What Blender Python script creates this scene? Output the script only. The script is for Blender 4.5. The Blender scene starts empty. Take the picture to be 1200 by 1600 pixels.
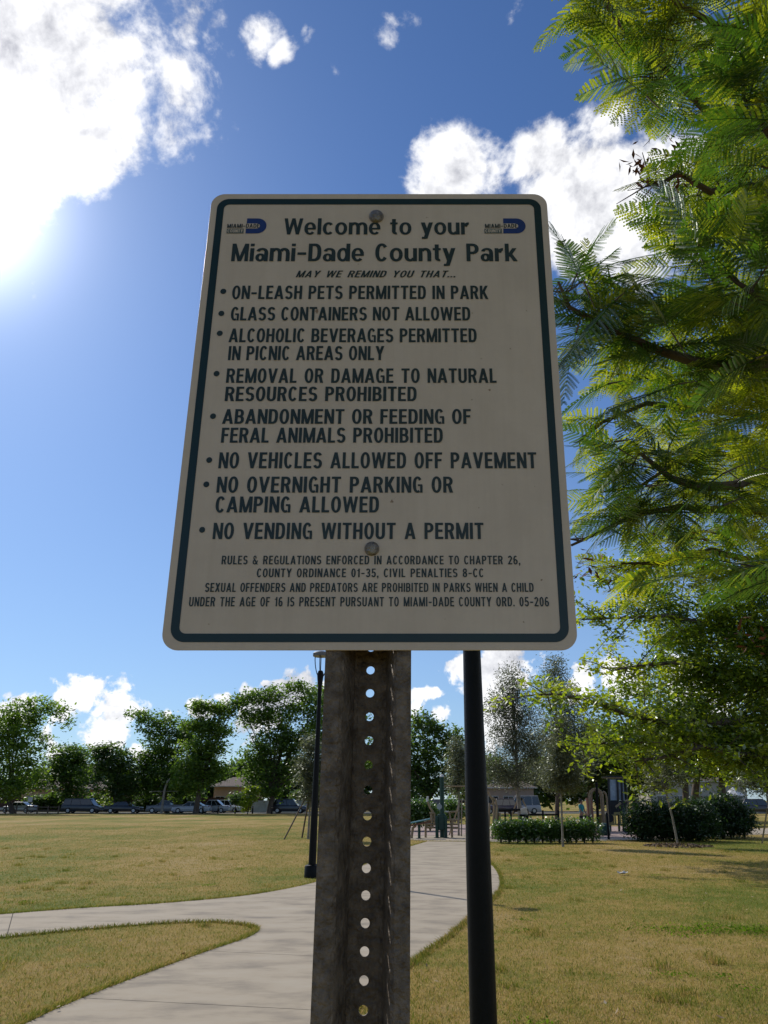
import bpy, bmesh, math, random
import numpy as np
from mathutils import Vector, Matrix, Euler
random.seed(11)
RNG = np.random.default_rng(5)
PI = math.pi
S = bpy.context.scene
COL = S.collection

# ------------------------------------------------------------------ camera
FPX, CX, CY, TH, CAMZ = 1226.0, 655.0, 800.0, math.radians(20.15), 1.6
cam = bpy.data.cameras.new('camera'); camo = bpy.data.objects.new('camera', cam); COL.objects.link(camo)
camo.location = (0, 0, CAMZ); camo.rotation_euler = (PI/2 + TH, 0, 0)
cam.sensor_fit = 'VERTICAL'; cam.sensor_height = 32.0; cam.sensor_width = 24.0
cam.lens = 32.0*FPX/1600.0
cam.shift_x = -(CX - 600.0)/1600.0
cam.clip_start = 0.05; cam.clip_end = 3000
S.camera = camo

# ------------------------------------------------------------------ sun, sky, exposure
SAZ, SEL = math.radians(-36.7), math.radians(36.0)
SUNV = Vector((math.sin(SAZ)*math.cos(SEL), math.cos(SAZ)*math.cos(SEL), math.sin(SEL)))
sun = bpy.data.lights.new('sun', 'SUN'); suno = bpy.data.objects.new('sun', sun); COL.objects.link(suno)
sun.energy = 4.2; sun.angle = math.radians(0.55); sun.color = (1.0, 0.94, 0.84)
suno.rotation_euler = SUNV.to_track_quat('Z', 'Y').to_euler(); suno.location = (-20, 20, 30)
S.view_settings.view_transform = 'Standard'; S.view_settings.look = 'None'
S.view_settings.exposure = -0.22; S.view_settings.gamma = 1.0
S.view_settings.use_curve_mapping = False
S.render.film_transparent = False

ct, st = math.cos(TH), math.sin(TH)
def ray(px, py):
    a, u = px - CX, CY - py
    return Vector((a, FPX*ct - u*st, FPX*st + u*ct))
def gp(px, py, z=0.0):
    r = ray(px, py); t = (z - CAMZ)/r.z
    return Vector((r.x*t, r.y*t, z))
def at(px, py, Y):
    r = ray(px, py); t = Y/r.y
    return Vector((r.x*t, Y, CAMZ + r.z*t))
def ppm(px, py, Y):      # photo pixels per metre at that point
    r = ray(px, py); t = Y/r.y
    return 1.0/t

W = bpy.data.worlds.new('World'); S.world = W; W.use_nodes = True
def build_world():
    nt = W.node_tree; nt.nodes.clear(); N = nt.nodes; L = nt.links
    SS = 0.10
    out = N.new('ShaderNodeOutputWorld'); bg = N.new('ShaderNodeBackground'); bg.inputs[1].default_value = SS
    L.new(bg.outputs[0], out.inputs[0])
    sky = N.new('ShaderNodeTexSky'); sky.sky_type = 'NISHITA'; sky.sun_disc = False
    sky.sun_elevation = SEL; sky.sun_rotation = SAZ % (2*PI)
    sky.air_density = 1.0; sky.dust_density = 0.25; sky.ozone_density = 3.0; sky.altitude = 0
    tc = N.new('ShaderNodeTexCoord')
    def inp(s, v):
        if isinstance(v, (int, float)): s.default_value = v
        elif isinstance(v, (tuple, list)): s.default_value = v
        else: L.new(v, s)
    def M(op, a, b=None, c=None, cl=False):
        n = N.new('ShaderNodeMath'); n.operation = op; n.use_clamp = cl
        inp(n.inputs[0], a)
        if b is not None: inp(n.inputs[1], b)
        if c is not None: inp(n.inputs[2], c)
        return n.outputs[0]
    def MR(v, a, b, c=0.0, d=1.0, smooth=True):
        n = N.new('ShaderNodeMapRange'); n.interpolation_type = 'SMOOTHSTEP' if smooth else 'LINEAR'
        n.clamp = True
        inp(n.inputs[0], v); n.inputs[1].default_value = a; n.inputs[2].default_value = b
        n.inputs[3].default_value = c; n.inputs[4].default_value = d
        return n.outputs[0]
    nrm = N.new('ShaderNodeVectorMath'); nrm.operation = 'NORMALIZE'; L.new(tc.outputs['Generated'], nrm.inputs[0])
    D = nrm.outputs[0]
    def noise(scale, detail, rough, vec=D, off=(0, 0, 0), dist=0.0):
        mp = N.new('ShaderNodeMapping'); mp.inputs[1].default_value = off; L.new(vec, mp.inputs[0])
        n = N.new('ShaderNodeTexNoise'); n.inputs['Scale'].default_value = scale
        n.inputs['Detail'].default_value = detail; n.inputs['Roughness'].default_value = rough
        n.inputs['Distortion'].default_value = dist
        L.new(mp.outputs[0], n.inputs[0]); return n.outputs[0]
    # warped direction, so blob outlines are ragged
    def mask(blobs, vec):
        acc = None
        for (px, py, r, amp) in blobs:
            c = ray(px, py).normalized(); e = ray(px + r, py).normalized(); e2 = ray(px, py + r).normalized()
            rad = 0.5*((c - e).length + (c - e2).length)
            d = N.new('ShaderNodeVectorMath'); d.operation = 'DISTANCE'; L.new(vec, d.inputs[0]); d.inputs[1].default_value = c
            v = M('MULTIPLY_ADD', d.outputs['Value'], -amp/rad, amp)
            acc = v if acc is None else M('MAXIMUM', acc, v)
        return acc
    big = [(30, 50, 310, 1.25), (-150, 230, 260, 1.2), (115, 195, 130, 1.0), (195, 120, 90, .85), (60, 300, 75, .7), (10, 350, 60, .7),
           (300, 5, 75, .9), (350, 30, 62, .78), (405, 52, 58, .80), (450, 78, 36, .68), (472, 42, 24, .5), (487, 47, 30, .42), (530, 105, 26, .42), (600, 46, 30, .28),
           (800, 40, 45, .56), (718, 245, 85, 1.0), (700, 285, 75, 1.0), (775, 245, 50, .7), (860, 235, 85, 1.0), (930, 300, 170, 1.35), (960, 190, 100, 1.0),
           (1020, 250, 140, 1.1), (980, 380, 140, 1.1), (1090, 330, 150, .9), (905, 380, 60, .7), (1130, 60, 110, .6), (1015, 470, 45, .6), (640, 20, 28, .3)]
    low = [(130, 1075, 42, .85), (112, 1095, 48, .85), (150, 1068, 22, .75), (185, 1110, 58, .85), (170, 1135, 60, .8), (30, 1100, 40, .85), (5, 1115, 40, .8),
           (195, 1080, 12, .5), (262, 1112, 16, .6), (320, 1108, 26, .75), (355, 1095, 24, .7), (412, 1070, 13, .8), (400, 1110, 60, .85), (447, 1085, 25, .7), (470, 1080, 40, .7), (510, 1085, 30, .8),
           (90, 1172, 40, .7), (215, 1175, 30, .6),
           (655, 1085, 30, .85), (672, 1078, 22, .75), (690, 1118, 36, .75), (700, 1045, 30, .7), (728, 1040, 40, .85), (790, 1030, 62, .9), (760, 1060, 60, .8), (655, 1110, 30, .7),
           (950, 1028, 18, .5), (915, 1055, 34, .85), (960, 1050, 44, .9), (990, 1062, 50, .85), (900, 1080, 45, .7), (1060, 1060, 60, .7), (770, 1130, 60, .6), (1120, 1080, 70, .7)]
    # warp
    wn = N.new('ShaderNodeTexNoise'); wn.inputs['Scale'].default_value = 9; wn.inputs['Detail'].default_value = 5; L.new(D, wn.inputs[0])
    ws = N.new('ShaderNodeVectorMath'); ws.operation = 'MULTIPLY_ADD'; L.new(wn.outputs['Color'], ws.inputs[0])
    ws.inputs[1].default_value = (.09, .09, .09); ws.inputs[2].default_value = (-.045, -.045, -.045)
    wa = N.new('ShaderNodeVectorMath'); wa.operation = 'ADD'; L.new(D, wa.inputs[0]); L.new(ws.outputs[0], wa.inputs[1])
    WD = wa.outputs[0]
    wn2 = N.new('ShaderNodeTexNoise'); wn2.inputs['Scale'].default_value = 34; wn2.inputs['Detail'].default_value = 5; L.new(D, wn2.inputs[0])
    ws2 = N.new('ShaderNodeVectorMath'); ws2.operation = 'MULTIPLY_ADD'; L.new(wn2.outputs['Color'], ws2.inputs[0])
    ws2.inputs[1].default_value = (.030, .030, .030); ws2.inputs[2].default_value = (-.015, -.015, -.015)
    wa2 = N.new('ShaderNodeVectorMath'); wa2.operation = 'ADD'; L.new(D, wa2.inputs[0]); L.new(ws2.outputs[0], wa2.inputs[1])
    mb, ml = mask(big, WD), mask(low, wa2.outputs[0])
    n1 = noise(7.0, 12, .62, off=(3.1, .4, 2.2), dist=.25)
    n2 = noise(24.0, 10, .6, off=(1.1, 4.4, .2), dist=.2)
    # outside the frame: scattered fair weather cumulus of the same kind
    sx = N.new('ShaderNodeSeparateXYZ'); L.new(D, sx.inputs[0])
    ng = noise(2.6, 10, .6, off=(8.3, 2.2, 5.0), dist=.3)
    c0 = ray(560, 760).normalized()
    dd = N.new('ShaderNodeVectorMath'); dd.operation = 'DISTANCE'; L.new(D, dd.inputs[0]); dd.inputs[1].default_value = c0
    gen = M('MULTIPLY', MR(dd.outputs['Value'], .72, .95), MR(M('MULTIPLY_ADD', n1, .35, ng), .69, .80))
    db = M('MULTIPLY_ADD', M('SUBTRACT', n1, .5), 2.4, M('MULTIPLY_ADD', M('SUBTRACT', n2, .5), .9, mb))
    dl = M('MULTIPLY_ADD', M('SUBTRACT', n2, .5), 2.0, ml)
    ab = MR(db, .18, .62); al = MR(dl, .18, .40)
    alpha = M('MAXIMUM', M('MAXIMUM', ab, al), gen)
    # shading inside the clouds: dense middles greyer, sun-side rims white
    off = SUNV*0.035
    n1s = noise(7.0, 6, .6, off=(3.1 + off.x, .4 + off.y, 2.2 + off.z), dist=.25)
    n2s = noise(24.0, 6, .6, off=(1.1 + off.x*.35, 4.4 + off.y*.35, .2 + off.z*.35), dist=.2)
    rel = M('ADD', M('MULTIPLY', M('SUBTRACT', n1, n1s), 4.0), M('MULTIPLY', M('SUBTRACT', n2, n2s), 2.6))
    thick = MR(M('MAXIMUM', db, dl), .55, 1.7)
    sh = M('ADD', M('MULTIPLY', thick, .34), M('MULTIPLY', rel, -.9))
    sh = MR(sh, -.15, .75, smooth=False)
    cm = N.new('ShaderNodeMix'); cm.data_type = 'RGBA'; L.new(sh, cm.inputs['Factor'])
    k = 1.0/SS
    cm.inputs['A'].default_value = (1.30*k, 1.30*k, 1.32*k, 1); cm.inputs['B'].default_value = (.62*k, .63*k, .69*k, 1)
    # light scattered round the sun
    sd = N.new('ShaderNodeVectorMath'); sd.operation = 'DISTANCE'; L.new(D, sd.inputs[0]); sd.inputs[1].default_value = SUNV
    s = sd.outputs['Value']
    g1 = M('MULTIPLY', M('EXPONENT', M('MULTIPLY', M('MULTIPLY', s, s), -1/(.078*.078))), 2.0*k)
    g2 = M('MULTIPLY', M('EXPONENT', M('MULTIPLY', s, -1/.12)), .30*k)
    glow = M('ADD', g1, g2)
    # the sky itself
    tint = N.new('ShaderNodeMix'); tint.data_type = 'RGBA'; tint.blend_type = 'MULTIPLY'; tint.inputs['Factor'].default_value = 1
    L.new(sky.outputs[0], tint.inputs['A']); tint.inputs['B'].default_value = (.70, .94, 1.26, 1)
    mx = N.new('ShaderNodeMix'); mx.data_type = 'RGBA'; L.new(M('MULTIPLY', alpha, .96), mx.inputs['Factor'])
    hz = N.new('ShaderNodeMix'); hz.data_type = 'RGBA'; L.new(MR(sx.outputs['Z'], .62, -.05, 0, .42), hz.inputs['Factor'])
    L.new(tint.outputs['Result'], hz.inputs['A']); hz.inputs['B'].default_value = (.50*k, .66*k, .86*k, 1); L.new(hz.outputs['Result'], mx.inputs['A']); L.new(cm.outputs['Result'], mx.inputs['B'])
    gc = N.new('ShaderNodeMix'); gc.data_type = 'RGBA'; gc.blend_type = 'ADD'; gc.inputs['Factor'].default_value = 1; gc.clamp_result = False
    L.new(mx.outputs['Result'], gc.inputs['A'])
    gcol = N.new('ShaderNodeCombineColor'); L.new(glow, gcol.inputs[0]); L.new(M('MULTIPLY', glow, .97), gcol.inputs[1]); L.new(glow, gcol.inputs[2])
    L.new(gcol.outputs[0], gc.inputs['B'])
    L.new(gc.outputs['Result'], bg.inputs[0])
build_world()
W.cycles.sampling_method = 'MANUAL'; W.cycles.sample_map_resolution = 512
S.cycles.max_bounces = 7; S.cycles.diffuse_bounces = 3; S.cycles.glossy_bounces = 3
S.cycles.transmission_bounces = 4; S.cycles.transparent_max_bounces = 8
S.cycles.sample_clamp_indirect = 6.0

# ------------------------------------------------------------------ materials
MATS = {}
def mat(name, c1, c2=None, scale=8.0, rough=.6, bump=0.0, metal=0.0, detail=6, spec=.4, c3=None, coords='Object', bscale=None, stretch=None, lo=.35, hi=.65, coat=0):
    if name in MATS: return MATS[name]
    m = bpy.data.materials.new(name); m.use_nodes = True; nt = m.node_tree; N = nt.nodes; L = nt.links
    b = N['Principled BSDF']; b.inputs['Roughness'].default_value = rough; b.inputs['Metallic'].default_value = metal
    b.inputs['Specular IOR Level'].default_value = spec
    if coat: b.inputs['Coat Weight'].default_value = coat; b.inputs['Coat Roughness'].default_value = .06
    tc = N.new('ShaderNodeTexCoord'); mp = N.new('ShaderNodeMapping'); L.new(tc.outputs[coords], mp.inputs[0])
    if stretch: mp.inputs[3].default_value = stretch
    n = N.new('ShaderNodeTexNoise'); n.inputs['Scale'].default_value = scale; n.inputs['Detail'].default_value = detail
    n.inputs['Roughness'].default_value = .62; L.new(mp.outputs[0], n.inputs[0])
    r = N.new('ShaderNodeValToRGB'); e = r.color_ramp.elements
    c2 = c2 or tuple(x*.82 for x in c1)
    e[0].position = lo; e[0].color = (*c2, 1); e[1].position = hi; e[1].color = (*c1, 1)
    if c3: x = e.new(.5*(lo + hi)); x.color = (*c3, 1)
    L.new(n.outputs[0], r.inputs[0]); L.new(r.outputs[0], b.inputs['Base Color'])
    rr = N.new('ShaderNodeMapRange'); rr.inputs[3].default_value = max(.02, rough - .08); rr.inputs[4].default_value = min(1, rough + .1)
    L.new(n.outputs[0], rr.inputs[0]); L.new(rr.outputs[0], b.inputs['Roughness'])
    if bump:
        n2 = N.new('ShaderNodeTexNoise'); n2.inputs['Scale'].default_value = bscale or scale*4; n2.inputs['Detail'].default_value = 6
        L.new(mp.outputs[0], n2.inputs[0])
        bp = N.new('ShaderNodeBump'); bp.inputs['Strength'].default_value = bump; bp.inputs['Distance'].default_value = .01
        L.new(n2.outputs[0], bp.inputs['Height']); L.new(bp.outputs[0], b.inputs['Normal'])
    MATS[name] = m; return m

def leafmat(name, c1, c2, c3, trans=.5, gloss=.12, rough=.35, scale=1.2, tr_col=None):
    """leaf: diffuse + translucent + thin gloss; colour by per-leaf tint, per-object random and clump noise"""
    m = bpy.data.materials.new(name); m.use_nodes = True; nt = m.node_tree; N = nt.nodes; L = nt.links; N.clear()
    out = N.new('ShaderNodeOutputMaterial')
    at_ = N.new('ShaderNodeAttribute'); at_.attribute_name = 'tint'
    oi = N.new('ShaderNodeObjectInfo'); ge = N.new('ShaderNodeNewGeometry')
    n = N.new('ShaderNodeTexNoise'); n.inputs['Scale'].default_value = scale; n.inputs['Detail'].default_value = 2; L.new(ge.outputs['Position'], n.inputs[0])
    a = N.new('ShaderNodeMath'); a.operation = 'MULTIPLY_ADD'; L.new(at_.outputs['Fac'], a.inputs[0]); a.inputs[1].default_value = .45
    b = N.new('ShaderNodeMath'); b.operation = 'MULTIPLY_ADD'; L.new(oi.outputs['Random'], b.inputs[0]); b.inputs[1].default_value = .30
    c = N.new('ShaderNodeMath'); c.operation = 'MULTIPLY'; L.new(n.outputs[0], c.inputs[0]); c.inputs[1].default_value = .50
    L.new(c.outputs[0], b.inputs[2]); L.new(b.outputs[0], a.inputs[2])
    r = N.new('ShaderNodeValToRGB'); e = r.color_ramp.elements
    e[0].position = .22; e[0].color = (*c1, 1); e[1].position = .95; e[1].color = (*c3, 1); x = e.new(.62); x.color = (*c2, 1)
    L.new(a.outputs[0], r.inputs[0])
    df = N.new('ShaderNodeBsdfDiffuse'); L.new(r.outputs[0], df.inputs[0])
    tr = N.new('ShaderNodeBsdfTranslucent')
    g = N.new('ShaderNodeMix'); g.data_type = 'RGBA'; g.blend_type = 'MULTIPLY'; g.inputs['Factor'].default_value = 1
    L.new(r.outputs[0], g.inputs['A']); g.inputs['B'].default_value = (*(tr_col or (2.2, 2.4, .9)), 1)
    L.new(g.outputs['Result'], tr.inputs[0])
    m1 = N.new('ShaderNodeMixShader'); m1.inputs[0].default_value = trans; L.new(df.outputs[0], m1.inputs[1]); L.new(tr.outputs[0], m1.inputs[2])
    gl = N.new('ShaderNodeBsdfGlossy'); gl.inputs['Roughness'].default_value = rough + .14; gl.inputs[0].default_value = (.9, .95, .9, 1)
    fr = N.new('ShaderNodeFresnel'); fr.inputs[0].default_value = 1.45
    fm = N.new('ShaderNodeMath'); fm.operation = 'MULTIPLY_ADD'; L.new(fr.outputs[0], fm.inputs[0]); fm.inputs[1].default_value = gloss*.5; fm.inputs[2].default_value = gloss*.10
    fm.use_clamp = True
    m2 = N.new('ShaderNodeMixShader'); L.new(fm.outputs[0], m2.inputs[0]); L.new(m1.outputs[0], m2.inputs[1]); L.new(gl.outputs[0], m2.inputs[2])
    L.new(m2.outputs[0], out.inputs[0]); MATS[name] = m; return m

# ------------------------------------------------------------------ object helpers
def tag(o, label=None, cat=None, group=None, kind=None):
    if label: o['label'] = label
    if cat: o['category'] = cat
    if group: o['group'] = group
    if kind: o['kind'] = kind
    return o
def thing(name, loc, label, cat, group=None, rz=0):
    o = bpy.data.objects.new(name, None); COL.objects.link(o); o.location = loc; o.rotation_euler = (0, 0, rz)
    o.empty_display_size = .2
    return tag(o, label, cat, group)
def link(name, me, parent=None, m=None):
    o = bpy.data.objects.new(name, me); COL.objects.link(o)
    if m and not me.materials: me.materials.append(m)
    if parent is not None: o.parent = parent
    return o
def npmesh(name, v, faces, tint=None, smooth=False):
    """v (n,3), faces (m,k) all with the same k"""
    me = bpy.data.meshes.new(name); v = np.asarray(v, dtype=np.float32); faces = np.asarray(faces, dtype=np.int32)
    m, k = faces.shape
    me.vertices.add(len(v)); me.vertices.foreach_set('co', v.ravel())
    me.loops.add(m*k); me.loops.foreach_set('vertex_index', faces.ravel())
    me.polygons.add(m); me.polygons.foreach_set('loop_start', np.arange(0, m*k, k, dtype=np.int32))
    try: me.polygons.foreach_set('loop_total', np.full(m, k, dtype=np.int32))
    except Exception: pass
    if smooth: me.polygons.foreach_set('use_smooth', np.ones(m, dtype=bool))
    if tint is not None:
        a = me.attributes.new('tint', 'FLOAT', 'FACE'); a.data.foreach_set('value', np.asarray(tint, dtype=np.float32))
    me.update(calc_edges=True); me.validate(); return me
class MB:
    def __init__(s): s.v = []; s.f = []
    def add(s, vs, fs):
        b = len(s.v); s.v += [tuple(x) for x in vs]; s.f += [tuple(b + i for i in f) for f in fs]; return s
    def box(s, x0, x1, y0, y1, z0, z1, M=None):
        vs = [Vector(p) for p in ((x0,y0,z0),(x1,y0,z0),(x1,y1,z0),(x0,y1,z0),(x0,y0,z1),(x1,y0,z1),(x1,y1,z1),(x0,y1,z1))]
        if M: vs = [M @ p for p in vs]
        return s.add(vs, [(0,3,2,1),(4,5,6,7),(0,1,5,4),(1,2,6,5),(2,3,7,6),(3,0,4,7)])
    def bar(s, a, b, w, h=None):
        a, b = Vector(a), Vector(b); h = h or w; d = b - a; L = d.length
        M = Matrix.Translation(a) @ d.to_track_quat('Z', 'Y').to_matrix().to_4x4()
        return s.box(-w/2, w/2, -h/2, h/2, 0, L, M)
    def tube(s, pts, rad, n=8, cap=True):
        pts = [Vector(p) for p in pts]; k = len(pts)
        if isinstance(rad, (int, float)): rad = [rad]*k
        rad = [float(q) for q in rad]
        b = len(s.v); up = Vector((.31, .27, .91))
        for i, p in enumerate(pts):
            d = (pts[min(i+1, k-1)] - pts[max(i-1, 0)])
            if d.length < 1e-9: d = Vector((0, 0, 1))
            d.normalize(); x = d.cross(up)
            if x.length < 1e-3: x = d.cross(Vector((1, 0, 0)))
            x.normalize(); y = d.cross(x)
            for j in range(n):
                a = 2*PI*j/n; s.v.append(tuple(p + rad[i]*(x*math.cos(a) + y*math.sin(a))))
        for i in range(k-1):
            for j in range(n):
                s.f.append((b+i*n+j, b+i*n+(j+1) % n, b+(i+1)*n+(j+1) % n, b+(i+1)*n+j))
        if cap:
            s.f.append(tuple(b+j for j in range(n))[::-1]); s.f.append(tuple(b+(k-1)*n+j for j in range(n)))
        return s
    def lathe(s, prof, n=20, c=(0, 0, 0), M=None):
        b = len(s.v); c = Vector(c)
        for (r, z) in prof:
            for j in range(n):
                a = 2*PI*j/n; p = Vector((max(r, 1e-5)*math.cos(a), max(r, 1e-5)*math.sin(a), z))
                p = (M @ p) if M else p
                s.v.append(tuple(c + p))
        k = len(prof)
        for i in range(k-1):
            for j in range(n): s.f.append((b+i*n+j, b+i*n+(j+1) % n, b+(i+1)*n+(j+1) % n, b+(i+1)*n+j))
        s.f.append(tuple(b+j for j in range(n))[::-1]); s.f.append(tuple(b+(k-1)*n+j for j in range(n)))
        return s
    def prism(s, poly, y0, y1, M=None):          # polygon in (x,z) extruded along y
        n = len(poly); vs = [Vector((p[0], y0, p[1])) for p in poly] + [Vector((p[0], y1, p[1])) for p in poly]
        if M: vs = [M @ v for v in vs]
        return s.add(vs, [tuple(range(n)), tuple(range(2*n-1, n-1, -1))] + [(i, i+n, (i+1) % n+n, (i+1) % n) for i in range(n)])
    def slab(s, poly, z0, z1):                   # polygon in (x,y) extruded along z
        n = len(poly); vs = [(p[0], p[1], z0) for p in poly] + [(p[0], p[1], z1) for p in poly]
        return s.add(vs, [tuple(range(n))[::-1], tuple(range(n, 2*n))] + [(i, (i+1) % n, (i+1) % n+n, i+n) for i in range(n)])
    def build(s, name, m, parent=None, smooth=False, bevel=0, fixn=True):
        me = bpy.data.meshes.new(name); me.from_pydata(s.v, [], s.f); me.update()
        if fixn:
            bm = bmesh.new(); bm.from_mesh(me); bmesh.ops.recalc_face_normals(bm, faces=bm.faces); bm.to_mesh(me); bm.free()
        if m: me.materials.append(m)
        o = link(name, me, parent)
        if smooth:
            for p in me.polygons: p.use_smooth = True
            me.set_sharp_from_angle(angle=math.radians(40))
        if bevel:
            b = o.modifiers.new('bevel', 'BEVEL'); b.width = bevel; b.segments = 2; b.limit_method = 'ANGLE'
        return o
def dup(root, loc=None, rz=None, label=None, group=None):
    r = root.copy(); COL.objects.link(r)
    if loc is not None: r.location = loc
    if rz is not None: r.rotation_euler = (0, 0, rz)
    if label: r['label'] = label
    if group: r['group'] = group
    for ch in list(root.children):
        c = ch.copy(); COL.objects.link(c); c.parent = r
        for g in ch.children:
            d = g.copy(); COL.objects.link(d); d.parent = c
    return r
def sm(x, a, b):
    t = min(1, max(0, (x - a)/(b - a))); return t*t*(3 - 2*t)

# ------------------------------------------------------------------ common materials
concrete = mat('concrete', (.43, .37, .28), (.20, .168, .125), scale=1.4, rough=.9, bump=.25, bscale=90, c3=(.385, .318, .228), stretch=(.8, 1.6, 1), detail=10, coords='Object', lo=.3, hi=.72)
bark = mat('bark', (.13, .10, .075), (.06, .045, .035), scale=9, rough=.95, bump=.8, stretch=(1, 1, .25))
palebark = mat('pale_bark', (.32, .29, .25), (.17, .15, .12), scale=12, rough=.9, bump=.5)
blackmetal = mat('black_painted_metal', (.007, .0065, .0065), (.004, .004, .004), scale=30, rough=.42, bump=.3, bscale=160, spec=.16)
greenmetal = mat('dark_green_metal', (.012, .055, .040), scale=10, rough=.4)
tanmetal = mat('tan_metal', (.34, .25, .15), (.27, .20, .12), scale=8, rough=.5)
tealrail = mat('teal_metal', (.12, .30, .33), scale=8, rough=.4)
glassm = mat('dark_glass', (.015, .018, .022), rough=.07, scale=3, spec=.8)
rubber = mat('tyre_rubber', (.015, .015, .015), rough=.8)
alloy = mat('wheel_alloy', (.45, .45, .46), rough=.35, metal=.9)
woodm = mat('raw_wood', (.40, .32, .21), (.27, .21, .14), scale=14, rough=.8, stretch=(1, 1, .2))

# ------------------------------------------------------------------ ground
def ground_material(nm='park_turf', blade=False):
    m = bpy.data.materials.new(nm); m.use_nodes = True; nt = m.node_tree; N = nt.nodes; L = nt.links
    b = N['Principled BSDF']; b.inputs['Roughness'].default_value = .95; b.inputs['Specular IOR Level'].default_value = .12
    ge = N.new('ShaderNodeNewGeometry')
    def nz(scale, det, off=(0, 0, 0), st_=(1, 1, 1), rough=.6):
        mp = N.new('ShaderNodeMapping'); mp.inputs[1].default_value = off; mp.inputs[3].default_value = st_; L.new(ge.outputs['Position'], mp.inputs[0])
        n = N.new('ShaderNodeTexNoise'); n.inputs['Scale'].default_value = scale; n.inputs['Detail'].default_value = det; n.inputs['Roughness'].default_value = rough
        L.new(mp.outputs[0], n.inputs[0]); return n.outputs[0]
    def M(op, a, b_):
        n = N.new('ShaderNodeMath'); n.operation = op
        for i, v in enumerate((a, b_)):
            if isinstance(v, (int, float)): n.inputs[i].default_value = v
            else: L.new(v, n.inputs[i])
        return n.outputs[0]
    n1 = nz(.20, 7, st_=(1, .55, 1), rough=.68); n2 = nz(2.2, 8, (4, 2, 0), rough=.7); n3 = nz(22, 6, (1, 7, 0), rough=.75)
    v = M('ADD', M('ADD', M('MULTIPLY', n1, .62), M('MULTIPLY', n2, .26)), M('MULTIPLY', n3, .20))
    if blade:
        ta = N.new('ShaderNodeAttribute'); ta.attribute_name = 'tint'
        v = M('ADD', M('ADD', M('MULTIPLY', n1, .62), M('MULTIPLY', n2, .26)), M('ADD', M('MULTIPLY', ta.outputs['Fac'], .30), -.05))
    r = N.new('ShaderNodeValToRGB'); e = r.color_ramp.elements
    q = 1.5 if blade else 1.08
    e[0].position = .455; e[0].color = (.130*q, .155*q, .020*q, 1); e[1].position = .64; e[1].color = (.39*q, .285*q, .125*q, 1)
    x = e.new(.505); x.color = (.205*q, .188*q, .034*q, 1); x = e.new(.56); x.color = (.315*q, .222*q, .056*q, 1)
    L.new(v, r.inputs[0])
    n4 = nz(60, 4, (3, 3, 0), rough=.8)
    if blade:
        L.new(r.outputs[0], b.inputs['Base Color']); tr = N.new('ShaderNodeBsdfTranslucent'); L.new(r.outputs[0], tr.inputs[0])
        ms = N.new('ShaderNodeMixShader'); ms.inputs[0].default_value = .35; L.new(b.outputs[0], ms.inputs[1]); L.new(tr.outputs[0], ms.inputs[2]); L.new(ms.outputs[0], N['Material Output'].inputs[0])
        b.inputs['Roughness'].default_value = .7; return m
    mr = N.new('ShaderNodeMapRange'); L.new(n4, mr.inputs[0]); mr.inputs[1].default_value = .3; mr.inputs[2].default_value = .7; mr.inputs[3].default_value = .62; mr.inputs[4].default_value = 1.25
    mx = N.new('ShaderNodeMix'); mx.data_type = 'RGBA'; mx.blend_type = 'MULTIPLY'; mx.inputs['Factor'].default_value = 1
    L.new(r.outputs[0], mx.inputs['A']); cc = N.new('ShaderNodeCombineColor')
    for i in range(3): L.new(mr.outputs[0], cc.inputs[i])
    L.new(cc.outputs[0], mx.inputs['B']); L.new(mx.outputs['Result'], b.inputs['Base Color'])
    bp = N.new('ShaderNodeBump'); bp.inputs['Strength'].default_value = .6; bp.inputs['Distance'].default_value = .05; L.new(n3, bp.inputs['Height']); L.new(bp.outputs[0], b.inputs['Normal'])
    return m
turf = ground_material()
blade_mat = ground_material('grass_blade', True)
def build_ground():
    xs = np.concatenate([np.linspace(-1500, -60, 12), np.linspace(-50, 50, 60), np.linspace(60, 1500, 12)])
    ys = np.concatenate([np.linspace(-1500, -30, 10), np.linspace(-20, 130, 90), np.linspace(150, 1800, 12)])
    X, Y = np.meshgrid(xs, ys); Z = np.zeros_like(X)
    v = np.stack([X.ravel(), Y.ravel(), Z.ravel()], 1); nx = len(xs)
    i, j = np.meshgrid(np.arange(nx-1), np.arange(len(ys)-1)); a = (j*nx + i).ravel()
    me = npmesh('ground', v, np.stack([a, a+1, a+nx+1, a+nx], 1)); o = link('ground', me, None, turf)
    tag(o, kind='structure')
build_ground()

# ------------------------------------------------------------------ concrete paths, slab by slab
def catmull(pts, k=6):
    out = []; n = len(pts)
    for i in range(n-1):
        p0, p1, p2, p3 = pts[max(i-1, 0)], pts[i], pts[i+1], pts[min(i+2, n-1)]
        for t in np.linspace(0, 1, k, endpoint=False):
            out.append(tuple(.5*((2*p1[c]) + (-p0[c]+p2[c])*t + (2*p0[c]-5*p1[c]+4*p2[c]-p3[c])*t*t + (-p0[c]+3*p1[c]-3*p2[c]+p3[c])*t**3) for c in (0, 1)))
    out.append(tuple(pts[-1])); return out
def g2(px, py): p = gp(px, py); return (p.x, p.y)
def clip(poly, p, n):        # keep the side where (q-p).n >= 0
    out = []
    for i in range(len(poly)):
        a, b = poly[i], poly[(i+1) % len(poly)]
        da = (a[0]-p[0])*n[0] + (a[1]-p[1])*n[1]; db = (b[0]-p[0])*n[0] + (b[1]-p[1])*n[1]
        if da >= 0: out.append(a)
        if (da >= 0) != (db >= 0):
            t = da/(da-db); out.append((a[0]+t*(b[0]-a[0]), a[1]+t*(b[1]-a[1])))
    return out
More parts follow.
